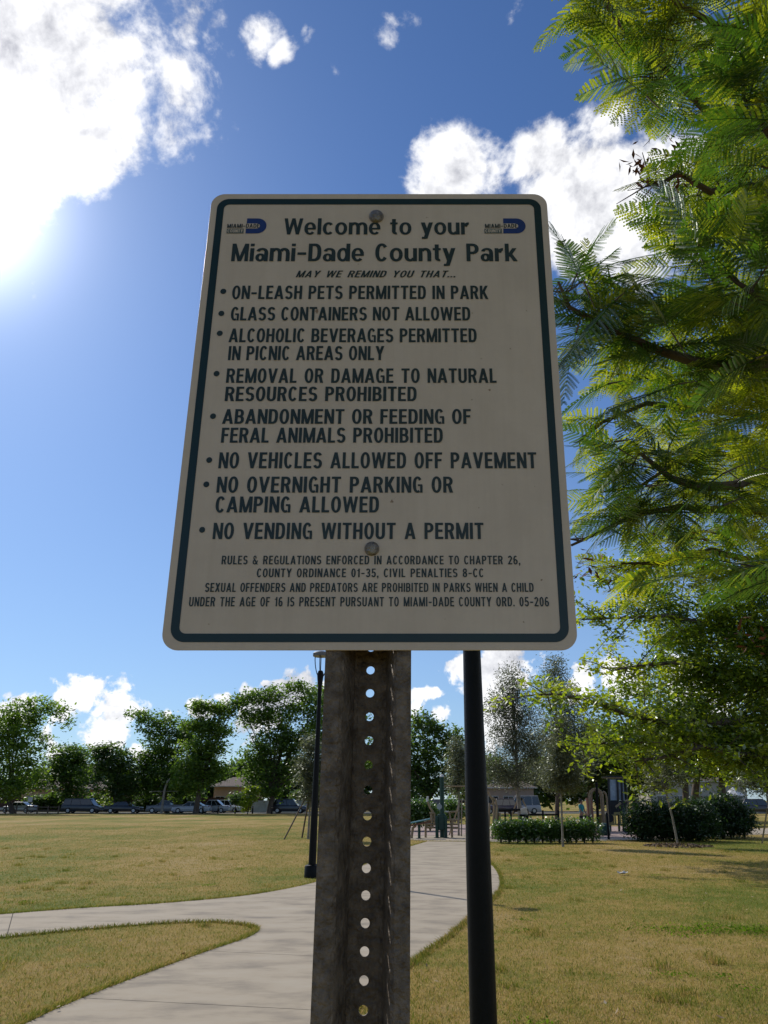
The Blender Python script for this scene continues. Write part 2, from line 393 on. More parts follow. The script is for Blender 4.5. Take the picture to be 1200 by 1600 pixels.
def inside(poly, x, y):
    x = np.asarray(x); y = np.asarray(y); c = np.zeros(x.shape, bool); n = len(poly)
    for i in range(n):
        (x1, y1), (x2, y2) = poly[i], poly[i-1]
        m = (y1 > y) != (y2 > y)
        with np.errstate(divide='ignore', invalid='ignore'):
            xi = (x2-x1)*(y-y1)/(y2-y1+1e-12) + x1
        c ^= m & (x < xi)
    return c
PATHS = []
def px_curve(pts, k=6): return catmull([g2(*p) for p in pts], k)
# main walk: left edge (bottom of the frame up to the tip of the grass wedge) and right edge up to the plaza
left_low = px_curve([(-60, 1655), (40, 1602), (130, 1561), (250, 1515), (330, 1486), (388, 1466), (404, 1454), (388, 1446), (340, 1441)])
branch_low = px_curve([(340, 1441), (260, 1443), (130, 1453), (0, 1466), (-160, 1484), (-420, 1520)])
branch_top = px_curve([(-420, 1462), (-160, 1442), (0, 1430), (130, 1420), (260, 1412), (400, 1398), (498, 1378), (560, 1356), (620, 1330), (668, 1315)])
right_edge = px_curve([(764, 1317), (758, 1330), (762, 1345), (775, 1360), (781, 1377), (779, 1390), (770, 1402), (730, 1437), (700, 1462), (643, 1503), (560, 1566), (430, 1680)])
near_r = (right_edge[-1][0] - 2.2, right_edge[-1][1] - 2.6); near_l = (left_low[0][0] - 1.0, left_low[0][1] - 2.4)
main_poly = left_low[:-1] + branch_low[:-1] + branch_top[:-1] + [g2(668, 1315), g2(764, 1316)] + right_edge + [near_r, near_l]
PATHS.append(main_poly)
plaza_poly = [g2(610, 1311), g2(668, 1314.6), g2(764, 1315.6), g2(775, 1316), g2(930, 1314.5), g2(1060, 1311.5), g2(1150, 1305.5), g2(1215, 1304), g2(1330, 1300), g2(1330, 1291), g2(1215, 1294),
              g2(1120, 1297), g2(1040, 1302), g2(1000, 1303), g2(1000, 1292), g2(610, 1290)]
PATHS.append(plaza_poly)
def build_paths():
    root = thing('path', (0, 0, 0), None, None); root['kind'] = 'structure'
    base = MB().slab(main_poly, -.05, .006).build('joint_bed', mat('joint_dirt', (.07, .06, .045), rough=1), root)
    # cuts of the main walk: lines across it
    cuts = []
    for a, b in (((130, 1562), (490, 1581)), ((345, 1489), (495, 1496)), ((420, 1452), (700, 1461)), ((643, 1357), (770, 1352)), ((643, 1320), (760, 1328))):
        p, q = g2(*a), g2(*b); d = (q[0]-p[0], q[1]-p[1]); l = math.hypot(*d); n = (-d[1]/l, d[0]/l)
        if n[1] < 0: n = (-n[0], -n[1])
        cuts.append((p, n))
    g = .006
    tip = g2(404, 1454); ti = min(range(len(left_low)), key=lambda i: math.hypot(left_low[i][0]-tip[0], left_low[i][1]-tip[1]))
    ri = next(i for i, q_ in enumerate(right_edge) if q_[1] < tip[1]); p0, p1 = right_edge[ri-1], right_edge[ri]; t = (tip[1]-p0[1])/(p1[1]-p0[1]); rp = (p0[0]+t*(p1[0]-p0[0]), tip[1])
    near = left_low[:ti+1] + [rp] + right_edge[ri:] + [near_r, near_l]
    ci = next(i for i, q_ in enumerate(branch_top) if q_[0] > g2(425, 1393)[0])
    lift = lambda q_, d: (q_[0], q_[1]+d)
    far_main = [lift(left_low[ti], .0006), branch_top[ci]] + branch_top[ci+1:-1] + [g2(668, 1315), g2(764, 1316)] + right_edge[:ri] + [lift(rp, .0006)]
    far_branch = [(q_[0]-.0006, q_[1]) for q_ in left_low[ti:-1]] + branch_low[:-1] + branch_top[:ci+1]; far_branch[-1] = (far_branch[-1][0]-.0008, far_branch[-1][1])
    def emit(poly):
        if len(poly) < 3: return
        ar = .5*abs(sum(poly[i][0]*poly[i-1][1] - poly[i-1][0]*poly[i][1] for i in range(len(poly))))
        if ar < .02: return
        o = MB().slab(poly, -.04, .013).build('paving_slab', concrete, root)
    pieces = [near]
    for i in (0, 1):
        new = []
        for pc in pieces:
            cp, cn = cuts[i]
            new += [clip(pc, (cp[0]+cn[0]*g, cp[1]+cn[1]*g), cn), clip(pc, (cp[0]-cn[0]*g, cp[1]-cn[1]*g), (-cn[0], -cn[1]))]
        pieces = [q_ for q_ in new if len(q_) > 2]
    fm = [far_main]
    for i in (3, 4):
        new = []
        for pc in fm:
            cp, cn = cuts[i]
            new += [clip(pc, (cp[0]+cn[0]*g, cp[1]+cn[1]*g), cn), clip(pc, (cp[0]-cn[0]*g, cp[1]-cn[1]*g), (-cn[0], -cn[1]))]
        fm = [q_ for q_ in new if len(q_) > 2]
    fb = [far_branch]
    for px in (6,):
        a, b = g2(px, 1480), g2(px + 22, 1400); d = (b[0]-a[0], b[1]-a[1]); l = math.hypot(*d); n = (d[1]/l, -d[0]/l); new = []
        for pc in fb:
            new += [clip(pc, (a[0]+n[0]*g, a[1]+n[1]*g), n), clip(pc, (a[0]-n[0]*g, a[1]-n[1]*g), (-n[0], -n[1]))]
        fb = [q_ for q_ in new if len(q_) > 2]
    for pc in pieces + fm + fb: emit(pc)
    pl = MB().slab(plaza_poly, -.03, .018).build('pavement', concrete); tag(pl, kind='structure')
    paver = mat('pink_pavers', (.42, .31, .27), (.30, .22, .19), scale=2.2, rough=.9)
    q = [g2(560, 1306), g2(700, 1306), g2(735, 1303), g2(735, 1289), g2(560, 1289)]
    o = MB().slab(q, -.03, .026).build('paver_court', paver); tag(o, kind='structure')
    q = [g2(935, 1309.5), g2(1010, 1309.5), g2(990, 1302), g2(985, 1292), g2(800, 1292), g2(800, 1299), g2(925, 1301)]
    o = MB().slab(q, -.03, .027).build('play_court', paver); tag(o, kind='structure')
build_paths()
# far road behind the field
road = MB().box(-220, 260, 104.5, 116, -.05, .012).build('road', mat('asphalt', (.10, .098, .092), (.07, .068, .064), scale=.6, rough=.9)); tag(road, kind='structure')
walk = MB().box(-220, 260, 117.2, 118.6, -.05, .10).build('far_pavement', concrete); tag(walk, kind='structure')

# ------------------------------------------------------------------ the sign
SD = 0.90
def sp(px, py, Y=SD): p = at(px, py, Y); return p.x, p.z
def glyphs(T_=.165, H_=.135):
    G = {}
    def v(x, a=0., b=1., w=None, T_=T_):
        w = T_ if w is None else w*(T_/.165 if w > .12 else 1); return [[(x, a), (x+w, a), (x+w, b), (x, b)]]
    def h(y, a, b, t=H_): return [[(a, y), (b, y), (b, y+t), (a, y+t)]]
    def d(x0, y0, x1, y1, w=.18):
        w *= T_/.165; return [[(x0-w/2, y0), (x0+w/2, y0), (x1+w/2, y1), (x1-w/2, y1)]]
    def arc(cx, cy, rx, ry, a0, a1, ex=2.15, S=T_, H=H_, n=None):
        n = n or max(4, int(abs(a1-a0)/10)); o = []
        def P(r1, r2, a):
            c, s = math.cos(a), math.sin(a)
            return (cx + r1*math.copysign(abs(c)**(2/ex), c), cy + r2*math.copysign(abs(s)**(2/ex), s))
        A = [math.radians(a0 + (a1-a0)*i/n) for i in range(n+1)]
        for i in range(n):
            o.append([P(rx, ry, A[i]), P(rx, ry, A[i+1]), P(rx-S, ry-H, A[i+1]), P(rx-S, ry-H, A[i])])
        return o
    w = .56
    G['A'] = (.64, d(.085, 0, .32, 1, .165) + d(.555, 0, .32, 1, .165) + h(.2, .16, .48, .13))
    G['B'] = (w, v(0) + h(0, .1, .3) + h(1-H_, .1, .28) + h(.44, .1, .3) + arc(.27, .7175, .26, .2825, -90, 90) + arc(.28, .2875, .28, .2875, -90, 90))
    G['C'] = (w, arc(.28, .5, .28, .515, 38, 322))
    G['D'] = (w, v(0) + h(0, .1, .25) + h(1-H_, .1, .25) + arc(.24, .5, .32, .5, -90, 90, 2.6))
    G['E'] = (.48, v(0) + h(0, .1, .48) + h(1-H_, .1, .47) + h(.44, .1, .44))
    G['F'] = (.46, v(0) + h(1-H_, .1, .46) + h(.44, .1, .42))
    G['G'] = (.58, arc(.28, .5, .28, .515, 38, 300) + h(.40, .3, .56, .12) + v(.56-.13, 0, .45, .13))
    G['H'] = (w, v(0) + v(w-T_) + h(.44, .1, w-.1))
    G['I'] = (T_, v(0))
    G['J'] = (.46, v(.46-T_, .27, 1) + arc(.23, .28, .23, .29, 180, 360))
    G['K'] = (.58, v(0) + d(.15, .36, .47, 1) + d(.24, .56, .49, 0))
    G['L'] = (.45, v(0) + h(0, .1, .45))
    G['M'] = (.72, v(0, w=.15) + v(.57, w=.15) + d(.09, 1, .36, 0, .15) + d(.63, 1, .36, 0, .15))
    G['N'] = (w, v(0, w=.15) + v(w-.15, w=.15) + d(.085, 1, w-.085, 0, .17))
    G['O'] = (.58, arc(.29, .5, .29, .515, 0, 360))
    G['P'] = (.54, v(0) + h(1-H_, .1, .28) + h(.40, .1, .28) + arc(.26, .70, .28, .30, -90, 90))
    G['Q'] = (.58, arc(.29, .5, .29, .515, 0, 360) + d(.34, .25, .52, -.04))
    G['R'] = (.57, v(0) + h(1-H_, .1, .28) + h(.42, .1, .3) + arc(.27, .71, .28, .29, -90, 90) + d(.34, .45, .47, 0))
    G['S'] = (.55, arc(.275, .7175, .265, .2875, 22, 268) + arc(.275, .2825, .275, .2925, 92, -158))
    G['T'] = (.54, h(1-H_, 0, .54) + v(.27-T_/2, 0, .9))
    G['U'] = (w, v(0, .28, 1) + v(w-T_, .28, 1) + arc(.28, .29, .28, .30, 180, 360))
    G['V'] = (.62, d(.085, 1, .31, 0, .165) + d(.535, 1, .31, 0, .165))
    G['W'] = (.88, d(.08, 1, .24, 0, .15) + d(.44, 1, .24, 0, .14) + d(.44, 1, .64, 0, .14) + d(.80, 1, .64, 0, .15))
    G['X'] = (.60, d(.09, 1, .51, 0) + d(.51, 1, .09, 0))
    G['Y'] = (.60, d(.09, 1, .30, .42) + d(.51, 1, .30, .42) + v(.30-T_/2, 0, .48))
    G['Z'] = (.52, h(0, 0, .52) + h(1-H_, 0, .52) + d(.1, 0, .42, 1))
    G['0'] = (.52, arc(.26, .5, .26, .515, 0, 360)); G['1'] = (.36, v(.16) + d(.06, .72, .24, .86, .17))
    G['2'] = (.52, h(0, 0, .52) + arc(.26, .71, .25, .30, 170, -30) + d(.11, .1, .40, .62))
    G['3'] = (.52, arc(.26, .7175, .25, .2875, 165, -88) + arc(.26, .2825, .26, .2925, 88, -165) + h(.43, .18, .32))
    G['5'] = (.52, h(1-H_, .06, .48) + v(.05, .45, .95, .14) + arc(.25, .32, .27, .33, 125, -160))
    G['6'] = (.52, arc(.26, .30, .26, .31, 0, 360) + arc(.26, .5, .26, .515, 48, 180))
    G['8'] = (.52, arc(.26, .74, .24, .27, 0, 360) + arc(.26, .28, .26, .29, 0, 360))
    G['&'] = (.66, arc(.25, .77, .19, .24, -25, 215, S=.13, H=.12) + arc(.25, .27, .25, .28, 100, 340, S=.14, H=.13) + d(.15, .68, .55, 0, .17) + d(.46, .1, .58, .45, .13))
    G['.'] = (T_, v(0, 0, .17)); G[','] = (T_, v(0, 0, .17) + d(.11, 0, .05, -.15, .10)); G['-'] = (.42, h(.36, 0.02, .40, .14)); G[' '] = (.22, [])
    x = .74; u = .13
    G['a'] = (.54, arc(.21, .215, .21, .225, 0, 360, S=.15, H=.11) + v(.37, 0, .5) + arc(.275, .50, .26, .25, 0, 165, S=.16, H=.12))
    G['c'] = (.50, arc(.26, .37, .26, .385, 42, 318, S=.16, H=.13))
    G['d'] = (.55, arc(.25, .37, .25, .385, 0, 360, S=.15, H=.13) + v(.39))
    G['e'] = (.54, arc(.27, .37, .27, .385, -8, 318, S=.16, H=.12) + h(.30, .12, .50, .11))
    G['i'] = (T_, v(0, 0, x) + v(0, .85, 1)); G['l'] = (T_, v(0))
    G['k'] = (.54, v(0) + d(.14, .26, .42, x) + d(.22, .42, .45, 0))
    G['n'] = (.54, v(0, 0, x) + v(.38, 0, .46) + arc(.29, .45, .255, .305, 0, 150, S=T_))
    G['m'] = (.86, v(0, 0, x) + v(.35, 0, .5) + v(.70, 0, .46) + arc(.27, .45, .245, .305, 0, 150, S=T_) + arc(.62, .45, .245, .305, 0, 150, S=T_))
    G['o'] = (.56, arc(.28, .37, .28, .385, 0, 360, S=.16, H=.13))
    G['r'] = (.37, v(0, 0, x) + arc(.36, .42, .28, .325, 88, 165, S=.2, H=.15))
    G['t'] = (.36, v(.09, .16, .95) + h(.62, 0, .35, .12) + arc(.31, .19, .22, .19, 180, 275, S=T_, H=.12))
    G['u'] = (.54, v(.375, 0, x) + v(0, .28, x) + arc(.255, .29, .255, .305, 180, 330, S=T_))
    G['y'] = (.54, d(.085, x, .28, 0) + d(.46, x, .20, -.26) + h(-.27, .04, .22, .12))
    return G
GLB, GLT, GLS = glyphs(.185, .145), glyphs(.172, .14), glyphs(.175, .14)
def text_mesh(name, txt, px0, px1, pyb, pyt, parent, m, Y, slant=0, gap=.085, space=None, dy=0.0):
    GL = GLT if pyt < 400 and pyb-pyt > 20 else (GLS if pyb-pyt < 16 else GLB)
    """lettering laid on the plane y = Y; given by its left, right, baseline and cap line in the photograph"""
    xa, zb = sp(px0, pyb); xb, _ = sp(px1, pyb); _, zt = sp(px0, pyt); hgt = zt - zb
    x = 0; items = []
    for ch in txt:
        w, polys = GL[ch]
        if ch == ' ' and space: w = space
        items.append((x, polys)); x += w + gap
    tot = x - gap; kx = (xb - xa)/(tot*1.0)
    mb = MB(); q = 0
    for (ox, polys) in items:
        for p in polys:
            yy = Y - (q % 60)*4e-6; q += 1
            mb.add([(xa + (ox + a + slant*b)*kx, yy, zb + b*hgt) for a, b in p], [(0, 1, 2, 3)])
    o = mb.build(name, m, parent, fixn=False); return o
def rrect(x0, x1, z0, z1, r, n=8):
    o = []
    for cx, cz, a0 in ((x1-r, z1-r, 0), (x0+r, z1-r, 90), (x0+r, z0+r, 180), (x1-r, z0+r, 270)):
        for i in range(n+1):
            a = math.radians(a0 + 90*i/n); o.append((cx + r*math.cos(a), cz + r*math.sin(a)))
    return o
def build_sign():
    xl, zb = sp(250.5, 1016); xr, _ = sp(903.5, 1016); _, zt = sp(600, 303)
    root = thing('park_sign', (0.5*(xl+xr), SD, 0), 'white park rules sign with a green border, bolted to a perforated galvanized steel channel post', 'sign')
    root_off = root.location.copy()
    signw = bpy.data.materials.new('sign_white'); signw.use_nodes = True; nt = signw.node_tree; N = nt.nodes; L = nt.links; b = N['Principled BSDF']
    b.inputs['Roughness'].default_value = .38; b.inputs['Specular IOR Level'].default_value = .45
    tc = N.new('ShaderNodeTexCoord'); n = N.new('ShaderNodeTexNoise'); n.inputs['Scale'].default_value = 9; n.inputs['Detail'].default_value = 10; n.inputs['Roughness'].default_value = .7; L.new(tc.outputs['Object'], n.inputs[0])
    r = N.new('ShaderNodeValToRGB'); e = r.color_ramp.elements; e[0].position = .3; e[0].color = (.56, .445, .335, 1); e[1].position = .6; e[1].color = (.635, .51, .388, 1); L.new(n.outputs[0], r.inputs[0])
    n2 = N.new('ShaderNodeTexNoise'); n2.inputs['Scale'].default_value = 66; n2.inputs['Detail'].default_value = 3; L.new(tc.outputs['Object'], n2.inputs[0])
    r2 = N.new('ShaderNodeValToRGB'); e = r2.color_ramp.elements; e[0].position = .255; e[0].color = (.45, .36, .28, 1); e[1].position = .29; e[1].color = (1, 1, 1, 1); L.new(n2.outputs[0], r2.inputs[0])
    mx = N.new('ShaderNodeMix'); mx.data_type = 'RGBA'; mx.blend_type = 'MULTIPLY'; mx.inputs['Factor'].default_value = 1; L.new(r.outputs[0], mx.inputs['A']); L.new(r2.outputs[0], mx.inputs['B']); ms_ = N.new('ShaderNodeMapping'); ms_.inputs[3].default_value = (30, 1, 1.3); L.new(tc.outputs['Object'], ms_.inputs[0])
    n4 = N.new('ShaderNodeTexNoise'); n4.inputs['Scale'].default_value = 2.4; n4.inputs['Detail'].default_value = 8; n4.inputs['Roughness'].default_value = .7; L.new(ms_.outputs[0], n4.inputs[0])
    r4 = N.new('ShaderNodeValToRGB'); e = r4.color_ramp.elements; e[0].position = .34; e[0].color = (.84, .80, .75, 1); e[1].position = .56; e[1].color = (1, 1, 1, 1); L.new(n4.outputs[0], r4.inputs[0])
    my = N.new('ShaderNodeMix'); my.data_type = 'RGBA'; my.blend_type = 'MULTIPLY'; my.inputs['Factor'].default_value = .25; L.new(mx.outputs['Result'], my.inputs['A']); L.new(r4.outputs[0], my.inputs['B'])
    L.new(my.outputs['Result'], b.inputs['Base Color'])
    n3 = N.new('ShaderNodeTexNoise'); n3.inputs['Scale'].default_value = 400; L.new(tc.outputs['Object'], n3.inputs[0]); bp = N.new('ShaderNodeBump'); bp.inputs['Strength'].default_value = .06; bp.inputs['Distance'].default_value = .001
    L.new(n3.outputs[0], bp.inputs['Height']); L.new(bp.outputs[0], b.inputs['Normal'])
    ink = mat('green_black_ink', (.020, .034, .030), (.014, .025, .022), scale=30, rough=.35)
    border = mat('border_green', (.006, .026, .025), (.005, .020, .020), scale=20, rough=.32)
    def world(o): o.matrix_parent_inverse = Matrix.Identity(4); return o
    pr = rrect(xl, xr, zb, zt, .0195, 10)
    panel = MB().prism(pr, SD, SD+.0022).build('sign_panel', signw, None, bevel=.0004)
    # green border as a ring
    mgn, bw = .0092, .0100
    o1 = rrect(xl+mgn, xr-mgn, zb+mgn, zt-mgn, .017, 10); i1 = rrect(xl+mgn+bw, xr-mgn-bw, zb+mgn+bw, zt-mgn-bw, .008, 10); k = len(o1)
    rb = MB(); yb = SD - .0004
    rb.add([(p[0], yb, p[1]) for p in o1] + [(p[0], yb, p[1]) for p in i1], [(j, (j+1) % k, (j+1) % k+k, j+k) for j in range(k)])
    kids = [rb.build('border', border, fixn=False)]
    Yt = SD - .0005
    lines = [('Welcome to your', 443, 733, 366.7, 341.5, .30, .075), ('Miami-Dade County Park', 361, 809, 408.5, 381, .34, .075),
             ('ON-LEASH PETS PERMITTED IN PARK', 362, 763, 467.6, 446.7, .26, .10), ('GLASS CONTAINERS NOT ALLOWED', 360, 735, 501, 480, .24, .09),
             ('ALCOHOLIC BEVERAGES PERMITTED', 357, 745, 535, 513.5, .26, .09), ('IN PICNIC AREAS ONLY', 356, 600, 563, 541, .26, .09),
             ('REMOVAL OR DAMAGE TO NATURAL', 353, 776, 598.5, 576, .32, .10), ('RESOURCES PROHIBITED', 351, 651, 627, 604.5, .30, .09),
             ('ABANDONMENT OR FEEDING OF', 347, 736, 662.5, 639.5, .28, .09), ('FERAL ANIMALS PROHIBITED', 345, 692, 692, 668.5, .30, .09),
             ('NO VEHICLES ALLOWED OFF PAVEMENT', 341, 839, 732, 707, .32, .10), ('NO OVERNIGHT PARKING OR', 338, 708, 770, 745, .32, .10),
             ('CAMPING ALLOWED', 336, 592, 801, 776, .32, .10), ('NO VENDING WITHOUT A PERMIT', 332, 756, 842.5, 817, .34, .10),
             ('RULES & REGULATIONS ENFORCED IN ACCORDANCE TO CHAPTER 26,', 346, 813, 882, 868.5, .34, .14), ('COUNTY ORDINANCE 01-35, CIVIL PENALTIES 8-CC', 401, 756, 902, 888.5, .34, .14),
             ('SEXUAL OFFENDERS AND PREDATORS ARE PROHIBITED IN PARKS WHEN A CHILD', 320, 834, 925, 911, .30, .13),
             ('UNDER THE AGE OF 16 IS PRESENT PURSUANT TO MIAMI-DADE COUNTY ORD. 05-206', 295, 858, 947.6, 933, .34, .14)]
    for t, a, b_, yb_, yt_, spc, gap in lines:
        kids.append(text_mesh('lettering', t, a, b_, yb_, yt_, None, ink, Yt, space=spc, gap=gap))
    kids.append(text_mesh('lettering', 'MAY WE REMIND YOU THAT...', 462, 711, 433.6, 423.2, None, ink, Yt, slant=.28, space=.42, gap=.12))
    for bx, by in ((349, 455.5), (346, 490), (343.5, 521), (338.5, 584), (333, 650.5), (327, 719), (322.5, 757), (316, 828)):
        cx, cz = sp(bx, by); rr = 4.7/ppm(bx, by, SD)
        mb = MB(); mb.add([(cx + rr*math.cos(2*PI*j/16), Yt, cz + rr*1.05*math.sin(2*PI*j/16)) for j in range(16)], [tuple(range(16))])
        kids.append(mb.build('bullet', ink, fixn=False))
    blue = mat('logo_blue', (.012, .035, .16), scale=20, rough=.4); olive = mat('logo_olive', (.11, .13, .11), scale=20, rough=.4)
    for ox in (0, 403):
        x0, z0 = sp(383.5+ox*1.0, 365); x1, z1 = sp(417.5+ox, 341.5); r = (z1-z0)/2; cz = (z0+z1)/2
        poly = [(x0, z0), (x1-r, z0)] + [(x1-r + r*math.sin(a), cz - r*math.cos(a)) for a in np.linspace(0, PI, 14)[1:-1]] + [(x1-r, z1), (x0+.0006, z1)]
        mb = MB(); mb.add([(p[0], Yt+.0001, p[1]) for p in poly], [tuple(range(len(poly)))]); kids.append(mb.build('emblem', blue, fixn=False))
        a, b0 = sp(383.5+ox, 357.4); c, d0 = sp(406.5+ox, 349.6); rr = (d0-b0)/2
        band = [(a-.0001, b0), (c-rr, b0)] + [(c-rr + rr*math.sin(t), b0+rr - rr*math.cos(t)) for t in np.linspace(0, PI, 8)[1:-1]] + [(c-rr, d0), (a-.0001, d0)]
        mb = MB(); mb.add([(p[0], Yt-.00008, p[1]) for p in band], [tuple(range(len(band)))]); kids.append(mb.build('wordmark_band', signw, fixn=False))
        kids.append(text_mesh('wordmark', 'MIAMI-DADE', 355+ox, 405.5+ox, 356.6, 350.3, None, ink, Yt-.00025, gap=.12))
        a, b0 = sp(354+ox, 365); c, d0 = sp(381+ox, 357.6)
        mb = MB(); mb.add([(a, Yt, b0), (c, Yt, b0), (c, Yt, d0), (a, Yt, d0)], [(0, 1, 2, 3)]); kids.append(mb.build('wordmark_box', olive, fixn=False))
        kids.append(text_mesh('wordmark', 'COUNTY', 355.5+ox, 379.5+ox, 363.7, 358.8, None, signw, Yt-.0002, gap=.12))
    # bolts
    galv = mat('galvanized_steel', (.26, .205, .158), (.105, .08, .06), scale=60, rough=.6, metal=.3, bump=.8, bscale=170, detail=14, c3=(.18, .142, .11), lo=.36, hi=.66)
    zinc = mat('zinc_bolt', (.34, .31, .28), (.16, .14, .12), scale=90, rough=.34, metal=.8, bump=.5)
    bolts = []
    for bx, by in ((588, 339), (581, 857.5)):
        cx, cz = sp(bx, by); rr = 11.3/ppm(bx, by, SD)
        Mx = Matrix.Rotation(PI/2, 4, 'X')
        prof = [(rr*1.02, 0), (rr*1.02, rr*.10)] + [(rr*math.cos(a), rr*.10 + rr*.62*math.sin(a)) for a in np.linspace(.08, PI/2, 9)]
        bolts.append(MB().lathe(prof, 24, (cx, SD-.0002, cz), Mx).build('bolt_head', zinc, None, smooth=True))
    # post: hat channel, flanges against the sign, web set back, a hole every inch
    YF = SD + .0028; YW = YF + .045; tk = .0034
    def X(px, Y): return at(px, 1300, Y).x
    fl0, fl1 = X(497, YF), X(526, YF); fr1, fr0 = X(641.5, YF), X(614, YF)
    w0, w1 = X(552, YW), X(597, YW); hc = X(573.5, YW)
    zc = at(573, 1315, YW).z; pitch = (at(573, 1045, YW).z - at(573, 1576, YW).z)/13
    mb = MB()
    ztop = zt - .03; zbot = -.3
    # flange left, slope left, slope right, flange right: closed prisms between front and back outline
    def strip(x0, y0, x1, y1, nseg=1):
        d = Vector((x1-x0, y1-y0, 0)); nn = Vector((-d.y, d.x, 0)).normalized()
        if nn.y < 0: nn = -nn
        return nn
    front = [(fl0, YF), (fl1-.0025, YF), (fl1+.0015, YF+.004), (w0-.0025, YW-.0035), (w0+.002, YW)]
    back = [(fl0, YF+tk), (fl1-.005, YF+tk), (fl1-.0018, YF+.0065), (w0-.006, YW-.001), (w0-.0005, YW+tk)]
    def ribbon(fr, bk):
        n = len(fr); vs = []
        for z in (zbot, ztop): vs += [(x, y, z) for x, y in fr] + [(x, y, z) for x, y in bk]
        b = 2*n; fs = []
        for i in range(n-1):
            fs += [(i, i+1, b+i+1, b+i), (n+i+1, n+i, b+n+i, b+n+i+1), (b+i, b+i+1, b+n+i+1, b+n+i), (i+1, i, n+i, n+i+1)]
        fs += [(0, n, b+n, b)[::-1], (n-1, 2*n-1, b+2*n-1, b+n-1)]
        mb.add(vs, fs)
    ribbon(front, back)
    front = [(w1-.002, YW), (w1+.0025, YW-.0035), (fr0-.0015, YF+.004), (fr0+.0025, YF), (fr1, YF)]
    back = [(w1+.0005, YW+tk), (w1+.006, YW-.001), (fr0+.0018, YF+.0065), (fr0+.005, YF+tk), (fr1, YF+tk)]
    ribbon(front, back)
    # web cells with holes
    n0 = int((zc - zbot)/pitch); nt_ = int((ztop - zc)/pitch); rh = .0050; ns = 16
    xa, xb = w0+.002, w1-.002
    for kz in range(-n0+1, nt_):
        c = zc + kz*pitch; z0, z1 = c - pitch/2, c + pitch/2
        outer = []
        for j in range(ns):
            a = 2*PI*(j+.5)/ns; dx, dz = math.cos(a), math.sin(a)
            t = min(((xb-hc) if dx > 0 else (hc-xa))/max(abs(dx), 1e-6), (pitch/2)/max(abs(dz), 1e-6)); outer.append((hc+dx*t, c+dz*t))
        # snap the corners so that cells tile
        for cxn, czn in ((xa, z0), (xb, z0), (xb, z1), (xa, z1)):
            j = min(range(ns), key=lambda q: (outer[q][0]-cxn)**2 + (outer[q][1]-czn)**2); outer[j] = (cxn, czn)
        inner = [(hc + rh*math.cos(2*PI*(j+.5)/ns), c + rh*math.sin(2*PI*(j+.5)/ns)) for j in range(ns)]
        vs = [(p[0], YW, p[1]) for p in outer] + [(p[0], YW, p[1]) for p in inner] + [(p[0], YW+tk, p[1]) for p in outer] + [(p[0], YW+tk, p[1]) for p in inner]
        fs = []
        for j in range(ns):
            q = (j+1) % ns
            fs += [(j, q, ns+q, ns+j), (2*ns+q, 2*ns+j, 3*ns+j, 3*ns+q), (ns+j, ns+q, 3*ns+q, 3*ns+j)]
        mb.add(vs, fs)
    post = mb.build('channel_post', galv, None, fixn=False)
    # hang everything on the Empty, keeping world places
    inv = Matrix.Translation(-root_off)
    def adopt(o, par, M): o.data.transform(M); o.parent = par
    adopt(panel, root, inv); adopt(post, root, inv)
    for o in bolts: adopt(o, root, inv)
    for o in kids: adopt(o, panel, inv)
build_sign()

# ------------------------------------------------------------------ lamps
def lamp_post(loc, label, hgt=4.97):
    r = thing('street_lamp', loc, label, 'lamp post', 'black park lamp posts')
    MB().lathe([(.17, 0), (.17, .03), (.165, .22), (.15, .245), (.10, .26), (.10, .27)], 12).build('base_box', blackmetal, r, smooth=True)
    z0 = .26; n = 20; mb = MB(); prof = []
    rad = [(0.26, .084), (1.1, .081), (1.35, .079), (1.9, .068), (2.5, .060), (3.4, .050), (3.95, .047), (4.0, .052), (4.15, .052), (4.33, .072), (4.42, .080), (4.50, .055), (4.52, .01)]
    # fluted shaft
    b = len(mb.v); nn = 32
    for z, q in rad:
        for j in range(nn):
            a = 2*PI*j/nn; rr = q*(1 - (.012 if j % 2 else 0)); mb.v.append((rr*math.cos(a), rr*math.sin(a), z))
    for i in range(len(rad)-1):
        for j in range(nn): mb.f.append((i*nn+j, i*nn+(j+1) % nn, (i+1)*nn+(j+1) % nn, (i+1)*nn+j))
    mb.f.append(tuple((len(rad)-1)*nn+j for j in range(nn)))
    mb.build('shaft', blackmetal, r, smooth=True)
    for k in range(3):
        a = 2*PI*k/3 + .5; pts = []
        for t in np.linspace(0, 1, 8):
            R = .06 + .125*math.sin(t*PI*.5)**1.0; pts.append((R*math.cos(a), R*math.sin(a), 4.36 + .50*t**1.25))
        MB().tube(pts, .011, 6).build('lamp_arm', blackmetal, r, smooth=True)
    MB().tube([(0, 0, 4.5), (0, 0, 4.86)], .010, 8).build('stem', blackmetal, r)
    MB().lathe([(.195, 4.85), (.20, 4.87), (.20, 4.92), (.17, 4.945), (.06, 4.975), (.01, 4.98)], 28).build('lamp_head', mat('lamp_grey', (.16, .16, .165), rough=.5), r, smooth=True)
    MB().lathe([(.17, 4.838), (.18, 4.849)], 24).build('diffuser', mat('lamp_lens', (.35, .33, .30), rough=.4), r, smooth=True)
    return r
pf = gp(487, 1371); lamp1 = lamp_post((pf.x, pf.y, 0), 'black fluted park lamp post standing on the field edge left of the sign post')
pn = at(756.0, 1600, 4.5)
lamp2 = dup(lamp1, (pn.x+.004, 4.5, 0), .3, 'thick black tapered lamp post close behind the right side of the sign')
lamp2.scale = (.82, .82, 1); lamp2.rotation_euler = (0, -.0095, .3)

